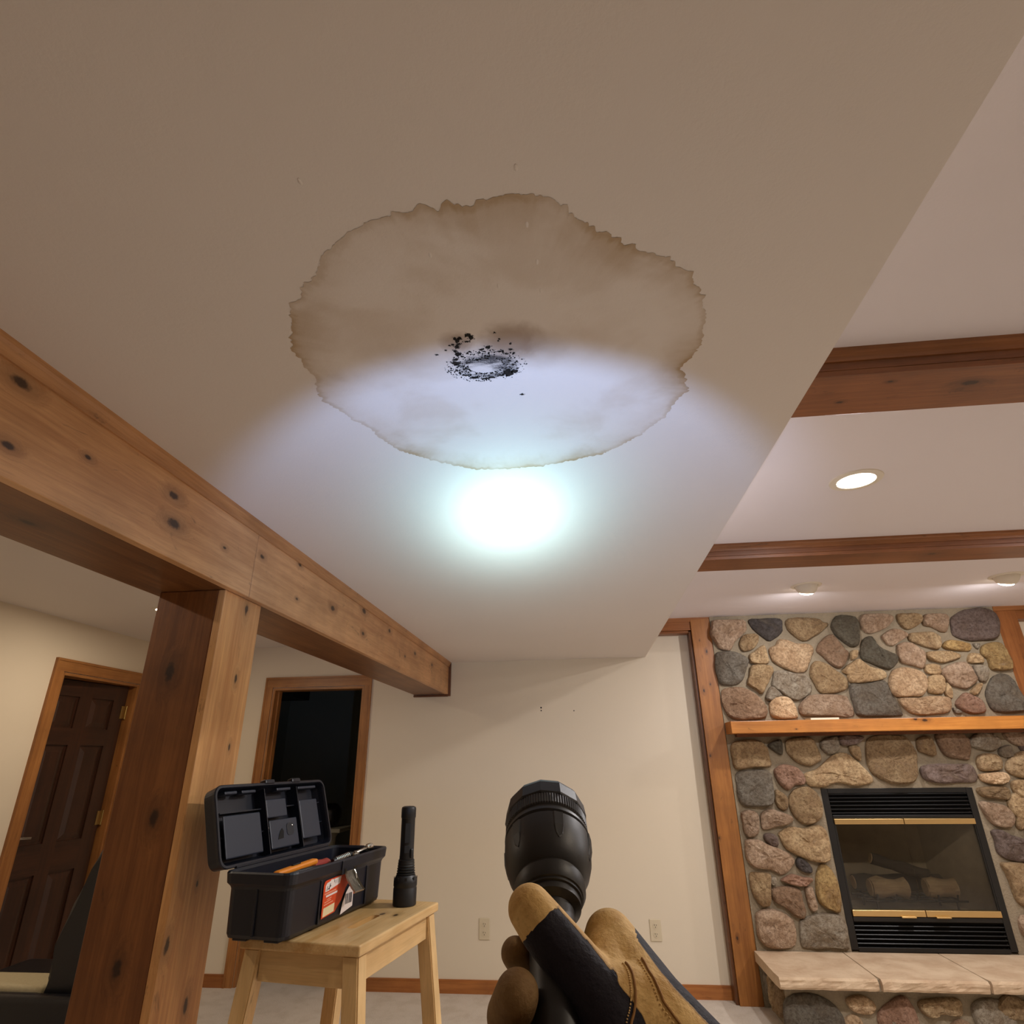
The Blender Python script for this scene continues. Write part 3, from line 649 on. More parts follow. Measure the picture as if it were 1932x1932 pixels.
# ---- gas insert
ins = thing('fireplace_insert', 'black gas fireplace insert with louvers, brass bars and glass doors', 'fireplace insert', T(2.14, YM, .30))
IY = 4.775
bk_ = M['black_metal']
for b in ((1.645, 1.688, IY, IY+.02, .31, 1.243), (2.594, 2.637, IY, IY+.02, .31, 1.243)): obj('side_frame', bbox(*b, .002), bk_, ins)
obj('top_frame', bbox(1.6885, 2.5935, IY, IY+.02, 1.213, 1.243, .002), bk_, ins)
obj('bottom_frame', bbox(1.6885, 2.5935, IY, IY+.02, .30, .325, .002), bk_, ins)
def louver(z, a=40):
    bm = bmesh.new(); box(bm, 1.69, 2.592, -.013, .013, -.0022, .0022)
    o = obj('louver', bm, bk_, ins, Matrix.Translation((0, IY+.012, z)) @ Matrix.Rotation(math.radians(-a), 4, 'X'))
for k in range(6): louver(1.20-k*.0235)
for k in range(6): louver(.455-k*.0235)
for z0, z1 in ((1.06, 1.213), (.325, .49)): obj('louver_back', bbox(1.69, 2.592, IY+.03, IY+.034, z0, z1), M['slot'], ins)
obj('shroud_strip', bbox(1.69, 2.592, IY-.004, IY+.03, .463, .489, .003), bk_, ins)
obj('shroud_strip', bbox(1.69, 2.592, IY-.002, IY+.03, 1.058, 1.078, .003), bk_, ins)
for a, b in ((1.690, 2.137), (2.141, 2.592)):
    obj('brass_bar', bbox(a, b, IY-.014, IY+.016, 1.022, 1.056, .003), M['brass'], ins)
    br = obj('brass_bar', bbox(a, b, IY-.014, IY+.016, .493, .529, .003), M['brass'], ins)
    hx = b-.10 if a < 2 else a+.10
    hx = 2.025 if a < 2 else 2.235
    obj('handle', bbox(hx-.045, hx+.045, IY-.032, IY-.0145, .489, .499, .003), M['brass'], br)
g = N('smoked_glass'); g.t.nodes.remove(g.b)
tr_, gl, mx, fr = g.n('ShaderNodeBsdfTransparent'), g.n('ShaderNodeBsdfGlossy'), g.n('ShaderNodeMixShader'), g.n('ShaderNodeFresnel')
tr_.inputs[0].default_value = (.80, .78, .74, 1); gl.inputs['Roughness'].default_value = .06; fr.inputs[0].default_value = 1.5
g.l(fr.outputs[0], mx.inputs[0]); g.l(tr_.outputs[0], mx.inputs[1]); g.l(gl.outputs[0], mx.inputs[2]); g.l(mx.outputs[0], g.out.inputs[0])
for a, b in ((1.70, 2.1375), (2.1405, 2.585)):
    obj('glass_door', bbox(a, b, IY+.004, IY+.008, .530, 1.021), g.m, ins)
for a, b in ((1.689, 1.70), (2.585, 2.593)): obj('glass_frame', bbox(a, b, IY+.002, IY+.012, .53, 1.021), bk_, ins)
fbm = plain('firebox_soot', (158, 144, 120), .9, bump=(12, .3, .01), var=.3)
FB = bmesh.new(); y0, y1 = IY+.036, IY+.50
pts = [(1.695, y0), (2.59, y0), (2.45, y1), (1.85, y1)]
lo = [FB.verts.new((x, y, .49)) for x, y in pts]; hi = [FB.verts.new((x, y, 1.06)) for x, y in pts]
FB.faces.new(lo); FB.faces.new(hi[::-1])
for i in (1, 2, 3): FB.faces.new((lo[i], lo[(i+1) % 4], hi[(i+1) % 4], hi[i]))
bmesh.ops.recalc_face_normals(FB, faces=FB.faces)
obj('firebox', FB, fbm, ins)
# niche in the wall behind the insert so the firebox has room
def log_mat(nm, a, b): 
    return wood(nm, 0, a, b, rough=.9, fine=.7)
LM = [log_mat('log_bark_light', (206, 180, 140), (150, 124, 92)), log_mat('log_bark_dark', (84, 76, 66), (52, 46, 40))]
def log(pts, r, mi, label):
    path = [Vector(p) for p in pts]; full = []
    for a, b in zip(path, path[1:]):
        for k in range(4): full.append(a.lerp(b, k/4))
    full.append(path[-1])
    bm = tube(full, [r*(1+.12*math.sin(i*1.7)) for i in range(len(full))], 14)
    for v in bm.verts: v.co += Vector((noise.noise(v.co*40), noise.noise(v.co*40+Vector((3, 1, 2))), noise.noise(v.co*40+Vector((7, 5, 1)))))*r*.22
    root = thing('gas_log', label, 'log', T(*path[0]), 'ceramic logs in the firebox')
    obj('bark', bm, LM[mi], root, smooth=True)
    for e, f_ in ((path[0], path[1]), (path[-1], path[-2])):
        d = (e-f_).normalized()
        obj('cut_end', lathe([(r*.9, 0), (r*.85, .004)], 14), plain('log_end', (188, 160, 120), .9, var=.2), root, Matrix.Translation(e+d*.002) @ d.to_track_quat('Z', 'Y').to_matrix().to_4x4())
gy = IY+.20
log([(1.89, gy-.06, .63), (2.12, gy-.06, .628)], .056, 0, 'pale ceramic log lying at the left front of the firebox')
log([(2.25, gy-.05, .63), (2.43, gy-.055, .628)], .056, 0, 'pale ceramic log lying at the right front of the firebox')
log([(1.97, gy+.03, .79), (2.14, gy+.02, .74), (2.31, gy+.01, .69)], .036, 1, 'dark charred ceramic log leaning across the two front logs')
log([(1.86, gy+.13, .63), (2.15, gy+.14, .63), (2.44, gy+.13, .63)], .048, 1, 'dark ceramic log lying at the back of the firebox')
gr = thing('fire_grate', 'low dark iron grate under the ceramic logs', 'grate', T(2.15, gy, .50))
for y in (gy-.10, gy+.02, gy+.13): obj('cross_bar', tube([(1.83, y, .56), (2.47, y, .56)], .007, 8), bk_, gr)
for x in (1.9, 2.02, 2.15, 2.28, 2.40): obj('grate_bar', tube([(x, gy-.13, .60), (x, gy-.12, .569), (x, gy+.15, .569)], .006, 8), bk_, gr)
for x in (1.9, 2.4):
    for y in (gy-.10, gy+.13): obj('leg', tube([(x, y, .492), (x, y, .555)], .007, 8), bk_, gr)

# ---- hearth
hearth = thing('raised_hearth', 'raised fieldstone hearth topped with thick tan sandstone slabs', 'hearth', T(2.1, 4.5, 0))
def slab(x0, x1, yf, seed):
    bm = bmesh.new(); yb, z0, z1 = 4.775, .240, .297
    nx, ny, nz = 18, 6, 5
    def P(i, j, k):
        x, y, z = x0+(x1-x0)*i/nx, yf+(yb-yf)*j/ny, z0+(z1-z0)*k/nz
        v = Vector((x, y, z))
        if j == 0:
            v.y += noise.noise((x*16+seed, z*30, 3))*.010 + noise.noise((x*45, z*60, seed))*.007 + (.008 if k in (0, nz) else 0)
        if i in (0, nx) and j == 0: v.x += .006*(1 if i == 0 else -1)
        return v
    V = {}
    for i in range(nx+1):
        for j in range(ny+1):
            for k in range(nz+1):
                if i in (0, nx) or j in (0, ny) or k in (0, nz): V[i, j, k] = bm.verts.new(P(i, j, k))
    for i in range(nx):
        for j in range(ny):
            for k in (0, nz): bm.faces.new([V[a] for a in ((i, j, k), (i+1, j, k), (i+1, j+1, k), (i, j+1, k))])
    for i in range(nx):
        for k in range(nz):
            for j in (0, ny): bm.faces.new([V[a] for a in ((i, j, k), (i+1, j, k), (i+1, j, k+1), (i, j, k+1))])
    for j in range(ny):
        for k in range(nz):
            for i in (0, nx): bm.faces.new([V[a] for a in ((i, j, k), (i, j+1, k), (i, j+1, k+1), (i, j, k+1))])
    obj('slab', bm, M['sandstone'], hearth, smooth=False)
for i, (a, b, y) in enumerate(((1.037, 1.581, 4.262), (1.587, 2.156, 4.258), (2.162, 2.74, 4.26), (2.746, 3.14, 4.262))): slab(a, b, y, i*3.3)
obj('slab_joint', bbox(1.06, 3.12, 4.285, 4.774, .236, .292), M['mortar'], hearth)
obj('mortar_base', bbox(1.095, 3.10, 4.385, 4.781, 0, .238), M['mortar'], hearth)
for i, (c, p) in enumerate(BASE_STONES): stone(p, 4.39, .035, c, hearth, 300+i)
for i, (c, x, z, a, b) in enumerate((('B', 2300, 150, 90, 60), ('T', 2520, 120, 110, 80), ('K', 2760, 130, 100, 85), ('P', 2980, 120, 90, 80), ('S', 1660, 50, 60, 40), ('L', 1440, 60, 60, 40), ('D', 2010, 50, 70, 40))):
    random.seed(i+50); stone([(x+a*math.cos(t*.7854)*random.uniform(.8, 1.05), z+b*math.sin(t*.7854)*random.uniform(.8, 1.05)) for t in range(8)], 4.39, .034, c, hearth, 320+i)
def side_stone(y, z, a, b, c, seed):
    random.seed(seed); o = stone([(a*math.cos(t*.7854)*random.uniform(.85, 1.05), b*math.sin(t*.7854)*random.uniform(.85, 1.05)) for t in range(8)], 0, .032, c, hearth, seed)
    w = Matrix.Translation((1.098, y, z)) @ Matrix.Rotation(math.radians(-90), 4, 'Z')
    o.matrix_basis = W[hearth.name].inverted() @ w
side_stone(4.47, .135, 70, 95, 'B', 340); side_stone(4.62, .12, 65, 100, 'T', 341); side_stone(4.73, .15, 35, 70, 'S', 342)

# ================================================================== RECESSED LAMPS
def area(name, loc, power, size, parent, direction=(0, 0, -1), color=WARM, spread=math.pi):
    l = bpy.data.lights.new(name, 'AREA'); l.shape = 'DISK'; l.size = size; l.energy = power; l.color = color; l.spread = spread
    o = bpy.data.objects.new(name, l); COL.objects.link(o)
    w = Matrix.Translation(loc) @ Vector(direction).to_track_quat('-Z', 'Y').to_matrix().to_4x4()
    put(o, parent, w); return o
def can_light(x, y, z, power, label, size=1.0, color=WARM):
    r = thing('recessed_light', label, 'ceiling light', T(x, y, z), 'recessed ceiling lights')
    obj('trim_ring', lathe([(.066*size, -.001), (.068*size, -.006), (.092*size, -.004), (.094*size, 0)], 40, caps=False), M['white_metal'], r, local=True, smooth=True)
    obj('lens', lathe([(.066*size, -.0015), (.06*size, -.006), (.035*size, -.010), (.004, -.012)], 32), M['lamp'], r, local=True, smooth=True)
    area('lamp_light', (x, y, z-.016), power, .12*size, r, color=color)
    return r
def eyeball(x, y, z, power, label, tilt):
    r = thing('eyeball_light', label, 'ceiling light', T(x, y, z), 'eyeball spotlights over the fireplace')
    obj('trim_ring', lathe([(.068, -.0005), (.072, -.007), (.092, -.005), (.095, 0)], 40, caps=False), M['white_metal'], r, local=True, smooth=True)
    d = Vector((0, math.sin(tilt), -math.cos(tilt)))
    w = Matrix.Translation((x, y, z+.004)) @ d.to_track_quat('Z', 'Y').to_matrix().to_4x4()
    prof = [(.070*math.cos(math.radians(a)), .070*math.sin(math.radians(a))) for a in range(-20, 48, 6)]
    obj('eyeball', lathe(prof+[(.045, .050), (.042, .046)], 40, caps=False), M['white_metal'], r, w, smooth=True)
    obj('bulb', lathe([(.044, .044), (.045, .050), (.036, .060), (.014, .066), (.002, .067)], 28), M['lamp'], r, w, smooth=True)
    area('lamp_light', w @ Vector((0, 0, .074)), power, .07, r, d)
    return r
can_light(1.16, 2.295, ZC, W_CAN, 'lit recessed ceiling light between the two raised-ceiling beams', 1.06)
eyeball(1.51, 3.93, ZC, W_EYE, 'white eyeball ceiling spotlight left of the other over the fireplace', .42)
eyeball(2.70, 3.89, ZC, W_EYE, 'white eyeball ceiling spotlight at the right edge over the fireplace', .42)
for x, y, l_ in ((2.75, 2.3, 'assumed unseen recessed ceiling light right of the picture between the beams'), (1.2, .55, 'assumed unseen recessed ceiling light overhead, just right of the viewer'), (2.75, .55, 'assumed unseen recessed ceiling light overhead, far right of the viewer')):
    can_light(x, y, ZC, W_CAN if y > 1 else W_NEAR, l_, color=WARM if y > 1 else WARMER)  # lamps out of view, assumed to continue the grid, added for fill light
can_light(-2.628, 3.50, ZL, W_LEFT, 'small recessed light on the side-room ceiling peeking past the post', .8, WARMER)
can_light(-2.3, 1.2, ZL, W_LEFT, 'assumed unseen recessed light in the side-room ceiling outside the picture', .8, WARMER)  # second side-room lamp is assumed and unseen, added to light that side

# ================================================================== WALL OUTLETS
def outlet(x, z, label):
    r = thing('wall_outlet', label, 'outlet', T(x, YB, z), 'duplex outlets low on the back wall')
    obj('cover_plate', bbox(-.038, .038, -.006, -.0004, -.064, .064, .003), M['outlet'], r, local=True)
    for s in (-1, 1):
        bm = prism([(.017*math.cos(t), .0155*math.sin(t)) for t in [k*math.pi/10 for k in range(20)]], lambda p: (p[0], -.0062, p[1]+s*.0255), lambda p: (p[0], -.0085, p[1]+s*.0255))
        f = obj('receptacle', bm, M['outlet'], r, local=True)
        for dx, hh in ((-.0065, .0045), (.0065, .0035)):
            obj('slot', bbox(dx-.0013, dx+.0013, -.0091, -.0086, s*.0255+.001, s*.0255+.001+2*hh), M['slot'], f, W[r.name])
        obj('slot', bbox(-.0025, .0025, -.0091, -.0086, s*.0255-.0095, s*.0255-.005), M['slot'], f, W[r.name])
    obj('screw', lathe([(.0032, 0), (.0026, .0012)], 10), M['outlet'], r, W[r.name] @ Matrix.Translation((0, -.006, 0)) @ Matrix.Rotation(math.radians(90), 4, 'X'))
outlet(-.747, .368, 'beige duplex outlet on the back wall left of the held flashlight')
outlet(.433, .374, 'beige duplex outlet on the back wall nearer the fireplace')

# ================================================================== THINGS IN THE DIM SIDE ROOMS
leather = plain('black_leather', (20, 21, 26), .35, bump=(90, .25, .004), var=.2)
ch = thing('black_armchair', 'black leather armchair with a tall tapering back standing behind the post', 'armchair', T(-2.35, 3.2, 0))
back = [(-2.42, .50), (-2.44, .58), (-2.435, .70), (-2.40, .86), (-2.34, 1.0), (-2.315, 1.09), (-2.25, 1.10), (-2.10, 1.07), (-2.10, .30), (-2.42, .30)]
bm = prism(back, lambda p: (p[0], 3.0, p[1]), lambda p: (p[0], 3.44, p[1]))
bmesh.ops.bevel(bm, geom=bm.edges[:], offset=.022, segments=3, affect='EDGES', profile=.5)
obj('backrest', bm, leather, ch, smooth=True)
obj('seat', bbox(-2.98, -2.425, 2.94, 3.52, .30, .525, .05, 4), leather, ch, smooth=True)
obj('seat_cushion', bbox(-2.93, -2.45, 3.01, 3.20, .50, .548, .02, 3), plain('beige_blanket', (176, 162, 128), .9, bump=(120, .4, .004), var=.15), ch, smooth=True)
obj('front_rail', bbox(-2.99, -2.11, 2.93, 3.0, .20, .535, .03, 3), leather, ch, smooth=True)
for x in (-2.92, -2.17):
    for y in (2.97, 3.42): obj('leg', lathe([(.018, 0), (.026, .205)], 12), M['black_plastic'], ch, T(x, y, 0))
pot = thing('round_pot', 'dark round pot on the pale stand inside the unlit doorway', 'pot', T(-2.46, 6.2, .885))
obj('body', lathe([(.06, 0), (.09, .03), (.105, .09), (.10, .15), (.07, .19), (.055, .20), (.05, .205), (.045, .19)], 32), plain('dark_glaze', (26, 22, 20), .3), pot, local=True, smooth=True)
st = thing('pedestal_stand', 'pale pedestal stand inside the unlit doorway', 'stand', T(-2.46, 6.2, 0))
sm = plain('pale_stand', (176, 170, 150), .7)
obj('top', bbox(-.17, .17, -.17, .17, .85, .884, .006), sm, st, local=True)
obj('column', lathe([(.09, .03), (.07, .1), (.06, .45), (.07, .8), (.10, .849)], 24), sm, st, local=True, smooth=True)
obj('base', bbox(-.14, .14, -.14, .14, 0, .03, .005), sm, st, local=True)

# ================================================================== STOOL
ZT = 1.05
RZ = math.radians(-9.6)
SM = T(-.548, 1.641, 0, RZ)                     # origin under the near right corner of the seat
stool = thing('wooden_stool', 'tall pale birch stool with splayed legs holding the toolbox', 'stool', SM)
SW, SL = .335, .487
bL, bD = (228, 192, 138), (208, 168, 112)
bm = bbox(-SW, 0, 0, SL, ZT-.024, ZT, .005, 3)
me = bpy.data.meshes.new('tmp'); bm.to_mesh(me); bm.free(); so = bpy.data.objects.new('tmp', me); COL.objects.link(so)
cut = prism(rounded(-.120, -.095, .14, .29, .0115, 6), lambda p: (p[0], p[1], ZT-.05), lambda p: (p[0], p[1], ZT+.05))
cme = bpy.data.meshes.new('cut'); bmesh.ops.recalc_face_normals(cut, faces=cut.faces); cut.to_mesh(cme); cut.free(); co = bpy.data.objects.new('cut', cme); COL.objects.link(co)
md = so.modifiers.new('b', 'BOOLEAN'); md.object = co; md.operation = 'DIFFERENCE'; md.solver = 'EXACT'
dg = bpy.context.evaluated_depsgraph_get(); seat_me = bpy.data.meshes.new_from_object(so.evaluated_get(dg)); seat_me.name = 'seat'
bpy.data.objects.remove(so); bpy.data.objects.remove(co)
seat_me.materials.clear()
mobj('seat', seat_me, wood('birch_seat', 1, bL, (196, 148, 84), [(-.098, .305, ZT, .009), (-.055, .30, ZT, .008), (-.2, .1, ZT, .006)], seed=41, rough=.4, fine=.8), stool, local=True)
birch = wood('birch_upright', 2, bL, bD, seed=42, rough=.45, fine=.8)
def leg(x0, y0, sx, sy):
    bm = bmesh.new(); w = .043; k = .105
    top = [bm.verts.new((x0+a*w, y0+b*w, ZT-.0245)) for a, b in ((0, 0), (1, 0), (1, 1), (0, 1))]
    bot = [bm.verts.new((x0+a*w+sx*k, y0+b*w+sy*k, 0)) for a, b in ((0, 0), (1, 0), (1, 1), (0, 1))]
    for i in range(4): bm.faces.new((bot[i], bot[(i+1) % 4], top[(i+1) % 4], top[i]))
    bm.faces.new(bot[::-1]); bm.faces.new(top)
    bmesh.ops.bevel(bm, geom=bm.edges[:], offset=.003, segments=2, affect='EDGES')
    obj('leg', bm, birch, stool, local=True)
for x0, sx in ((-.052, 1), (-SW+.009, -1)):
    for y0, sy in ((.012, -.6), (SL-.055, .6)): leg(x0, y0, sx, sy)
bx = wood('birch_apron', 0, bL, bD, seed=43, rough=.45, fine=.8); by = wood('birch_apron_side', 1, bL, bD, seed=44, rough=.45, fine=.8)
for y in (.02, SL-.04): obj('apron', bbox(-SW+.05, -.05, y, y+.02, ZT-.092, ZT-.0245, .002), bx, stool, local=True)
for x in (-.036, -SW+.016): obj('apron', bbox(x, x+.02, .052, SL-.052, ZT-.085, ZT-.0245, .002), by, stool, local=True)
for x in (.0, -SW-.02):
    obj('stretcher', bbox(x, x+.02, .0, SL, .36, .40, .003), by, stool, local=True)

# ================================================================== TOOLBOX
navy = plain('navy_black_plastic', (17, 20, 32), .38, bump=(600, .12, .002))
navy_in = plain('navy_plastic_panel', (40, 46, 60), .42, bump=(600, .1, .002))
BM_ = T(-.736, 1.636, ZT, math.radians(-9.3))   # origin at the near right bottom corner, x to the right, y along the length
tb = thing('toolbox', 'open navy black plastic toolbox with an orange label standing on the stool', 'toolbox', BM_)
LW, LL, LH = .176, .498, .150
bm = bmesh.new()
def loop(ex, z, r): return [bm.verts.new((x, y, z)) for x, y in rounded(-LW-ex, ex, -ex, LL+ex, r, 5)]
secs = [(-.004, .006, .02), (0, .014, .024), (.003, .11, .024), (.005, .116, .024), (.012, .124, .026), (.014, LH-.004, .026), (.012, LH, .026), (.008, LH, .024), (.002, LH-.006, .022), (-.002, .05, .02)]
rings = [loop(*s) for s in secs]
for a, b in zip(rings, rings[1:]):
    for i in range(len(a)): bm.faces.new((a[i], a[(i+1) % len(a)], b[(i+1) % len(a)], b[i]))
bm.faces.new(rings[0][::-1]); bm.faces.new(rings[-1])
obj('body', bm, navy, tb, local=True, smooth=False)
for x0, x1, y0, y1 in ((-.15, -.11, .0, .05), (-.06, -.02, .0, .05), (-.15, -.11, LL-.06, LL), (-.06, -.02, LL-.06, LL)):
    obj('foot', bbox(x0, x1, y0+.006, y1, .0005, .0062, .0015), navy, tb, local=True)
for y in (.135, .385): obj('rib', bbox(-.001, .0055, y, y+.006, .012, .112, .0015), navy, tb, local=True)
for y in (.0, ): obj('rib', bbox(-LW/2-.004, -LW/2+.002, -.0055, .001, .012, .112, .0015), navy, tb, local=True)
obj('tray', bbox(-LW+.012, -.012, .012, LL-.012, .096, .102), M['black_plastic'], tb, local=True)
for y in (.17, .33): obj('tray_divider', bbox(-LW+.012, -.012, y, y+.003, .1022, .122), M['black_plastic'], tb, local=True)
# lid, hinged along the left top edge and swung up past vertical
lid_m = BM_ @ Matrix.Translation((-LW-.012, 0, LH+.004)) @ Matrix.Rotation(math.radians(-17), 4, 'Y')
LD, LT = .203, .046                              # lid height when open, thickness
lid = obj('lid', bbox(-LT, -LT+.004, .004, LL-.004, .004, LD-.004, .0015), navy, tb, lid_m)
bm = bmesh.new()
def lidloop(ex, x): return [bm.verts.new((x, y, z)) for y, z in rounded(-.026-ex, LL+.004+ex, -ex, LD+ex, .028+ex, 6)]
rr = [lidloop(-.012, -LT), lidloop(-.003, -LT+.008), lidloop(0, -.012), lidloop(.002, -.003), lidloop(.0, 0), lidloop(-.006, 0), lidloop(-.008, -.006), lidloop(-.011, -.022), lidloop(-.018, -LT+.0042)]
for a, b in zip(rr, rr[1:]):
    for i in range(len(a)): bm.faces.new((a[i], a[(i+1) % len(a)], b[(i+1) % len(a)], b[i]))
obj('lid_wall', bm, navy, lid, lid_m, smooth=False)
for y0, y1, z0, z1, x in ((.012, .165, .022, .128, -.012), (.200, .335, .022, .100, -.010), (.202, .300, .108, .160, -.016), (.362, .462, .034, .148, -.012)):
    obj('lid_panel', bbox(x-.004, x, y0, y1, z0, z1, .003), navy_in, lid, lid_m)
for y in (.185, .335+.012): obj('lid_rib', bbox(-LT+.0042, -.006, y, y+.003, .012, LD-.014), navy, lid, lid_m)
for z in (.075, .135): obj('lid_rib', bbox(-LT+.0042, -.02, .01, LL-.01, z, z+.003), navy, lid, lid_m)
for y0, y1 in ((.02, .07), (.09, .15), (.36, .46), (.25, .32)): obj('lid_rib', bbox(-.03, -.008, y0, y1, LD-.022, LD-.014, .002), navy_in, lid, lid_m)
for y in (.185, .318):
    obj('latch_lug', bbox(-.018, .003, y, y+.045, LD-.004, LD+.010, .004), navy, lid, lid_m)
obj('finger_recess', prism([(.232, .045), (.258, .047), (.262, .066), (.255, .074), (.246, .068), (.238, .058)], lambda p: (-.0097, p[0], p[1]), lambda p: (-.0088, p[0], p[1])), M['slot'], lid, lid_m)
obj('finger_recess', prism(rounded(.278, .312, .052, .086, .01), lambda p: (-.0097, p[0], p[1]), lambda p: (-.0088, p[0], p[1])), plain('navy_shadow_plastic', (24, 27, 36), .5), lid, lid_m)
for y, z in ((.306, .078), (.190, .080)): obj('rivet', lathe([(.003, 0), (.0022, .0012), (.0006, .0018)], 12), M['chrome'], lid, lid_m @ Matrix.Translation((-.0087, y, z)) @ Matrix.Rotation(math.radians(90), 4, 'Y'))
# hinge barrel
obj('hinge_rod', tube([(-LW-.012, .03, LH+.002), (-LW-.012, LL-.03, LH+.002)], .004, 10), navy, tb, local=True)
# label
def decal(name, pts, x, mat, parent):
    pts = [(.218+(a-.218)*1.12, .062+(b-.062)*1.12) for a, b in pts]
    return obj(name, prism(pts, lambda p: (x, p[0], p[1]), lambda p: (x+.0004, p[0], p[1])), mat, parent, BM_)
orange = plain('orange_label', (206, 72, 30), .45, var=.12, bump=(25, 0, 0)); white = plain('label_white', (226, 214, 208), .5); ink = plain('label_ink', (36, 28, 30), .6); pale = plain('label_pale_ink', (226, 150, 118), .6); cream = plain('label_cream', (226, 208, 164), .5)
lab = decal('label', [(.158, .026), (.158, .094), (.162, .101), (.17, .103), (.262, .106), (.276, .104), (.282, .090), (.262, .074), (.244, .050), (.216, .030)], .0042, orange, tb)
cur = [(.244, .018), (.252, .042), (.266, .062), (.284, .076), (.300, .082), (.302, .082), (.302, .027)]
decal('label_corner', cur, .0042, white, lab)
decal('label_strip', [(.163, .0285), (.212, .0325), (.213, .050), (.164, .046)], .0046, cream, lab)
decal('logo_plate', [(.166, .079), (.166, .092), (.172, .097), (.186, .099), (.19, .102), (.200, .101), (.236, .103), (.231, .088), (.18, .080)], .0046, white, lab)
for pts in ([(.171, .081), (.173, .081), (.176, .09), (.1745, .09)], [(.175, .083), (.1815, .084), (.1825, .086), (.177, .085)], [(.180, .082), (.183, .082), (.188, .094), (.185, .094)], [(.184, .087), (.190, .088), (.190, .090), (.185, .089)], [(.203, .094), (.2045, .094), (.2045, .100), (.203, .100)]): decal('logo_stroke', pts, .005, ink, lab)
for k in range(4): decal('logo_stroke', [(.207+k*.0065, .091), (.2088+k*.0065, .091), (.2098+k*.0065, .098), (.2080+k*.0065, .098)], .005, plain('label_grey', (170, 160, 158), .6), lab)
for y0, y1, z, h in ((.164, .215, .073, .003), (.171, .222, .067, .0042), (.176, .196, .0605, .002), (.166, .194, .056, .002), (.164, .205, .051, .0022)):
    decal('print_line', [(y0, z), (y1, z+.003), (y1, z+.003+h), (y0, z+h)], .0046, white if h > .004 else pale, lab)
for k, (a, w) in enumerate(((.265, .003), (.270, .0015), (.2735, .004), (.281, .003), (.2855, .0015), (.2885, .0035), (.2935, .003))):
    decal('barcode_bar', [(a, .036), (a+w, .0365), (a+w, .0585), (a, .058)], .0046, ink, lab)
decal('print_mark', [(.288, .066), (.292, .0665), (.292, .074), (.288, .0735)], .0046, ink, lab)
# metal latch hanging open on the long side
lt = []
for k in range(9):
    t = k/8; lt.append((.014+.034*t**1.8+.002, .126-.056*t))
bm = bmesh.new(); ya, yb = .232, .284
A = [[bm.verts.new((x+dx, y, z)) for (x, z) in lt for dx in (0,)] for y in (ya, ya+.006, yb-.006, yb) for dx in (0,)]
rows = []
for j, y in enumerate((ya-.0, ya+.001, yb-.001, yb)):
    rows.append([bm.verts.new((x+(.007 if j in (0, 3) else 0), y, z)) for x, z in lt])
for r in A:
    for v in r: bm.verts.remove(v)
for r0, r1 in zip(rows, rows[1:]):
    for i in range(len(r0)-1): bm.faces.new((r0[i], r0[i+1], r1[i+1], r1[i]))
bmesh.ops.solidify(bm, geom=bm.faces[:], thickness=.0012)
latch = obj('latch', bm, plain('worn_steel', (176, 172, 160), .32, 1, bump=(120, .5, .004), var=.25), tb, local=True)
obj('latch_lip', tube([(.05, ya, .069), (.052, yb, .069)], .0022, 8), M['chrome'], latch, BM_)
obj('latch_loop', tube([(.021, yb-.006, .118), (.026, yb-.003, .108), (.029, yb-.003, .096), (.024, yb-.008, .092), (.022, yb-.010, .102)], .0022, 8), M['chrome'], latch, BM_)
obj('latch_mount', bbox(.0125, .017, ya-.012, yb+.01, .112, .147, .002), navy, tb, local=True)
# ---- tools lying in the tray
def tool(name, label, cat, x, y, z, rz, tilt=0):
    return thing(name, label, cat, BM_ @ Matrix.Translation((x, y, z)) @ Matrix.Rotation(rz, 4, 'Z') @ Matrix.Rotation(tilt, 4, 'X'))
kn = tool('utility_knife', 'orange handled utility knife lying in the toolbox tray', 'knife', -.075, .045, .137, math.radians(-6), math.radians(4))
obj('handle', bbox(-.011, .011, 0, .155, -.007, .007, .005), plain('orange_plastic', (236, 140, 34), .4), kn, local=True)
obj('grip', bbox(-.0115, .0115, .02, .085, -.0105, -.0075, .0012), plain('dark_orange_plastic', (186, 84, 20), .5), kn, local=True)
obj('slider', bbox(-.004, .004, .06, .09, .0072, .010, .001), M['black_plastic'], kn, local=True)
obj('blade', prism([(-.006, 0), (.006, 0), (.006, -.012), (-.002, -.026)], lambda p: (p[0], p[1], -.0008), lambda p: (p[0], p[1], .0008)), M['chrome'], kn, local=True)
rd = tool('screwdriver', 'red handled screwdriver lying behind the orange knife', 'screwdriver', -.085, .222, .130, math.radians(-4), 0)
rot = Matrix.Rotation(math.radians(-90), 4, 'X')
obj('handle', lathe([(.008, 0), (.013, .004), (.0145, .02), (.012, .05), (.013, .07), (.009, .08)], 16), plain('red_handle', (150, 52, 44), .35), rd, W[rd.name] @ rot, smooth=True)
obj('shaft', lathe([(.003, .08), (.003, .17), (.0035, .178)], 10), M['chrome'], rd, W[rd.name] @ rot)
rt = tool('ratchet', 'chrome ratchet wrench with a rounded head rising from the toolbox', 'wrench', -.055, .285, .134, math.radians(-14), math.radians(8))
obj('grip', lathe([(.0075, 0), (.009, .01), (.009, .07), (.006, .08)], 14), M['black_plastic'], rt, W[rt.name] @ rot, smooth=True)
for k in range(9): obj('knurl_ring', lathe([(.0092, .012+k*.006), (.0098, .014+k*.006), (.0092, .016+k*.006)], 14, caps=False), M['chrome'], rt, W[rt.name] @ rot)
obj('shaft', bbox(-.006, .006, .078, .142, -.0035, .0035, .003), plain('satin_steel', (214, 208, 196), .35, 1), rt, local=True)
obj('head', bbox(-.011, .011, .138, .168, -.009, .010, .0085, 4), plain('satin_steel_head', (222, 216, 204), .3, 1), rt, local=True, smooth=True)
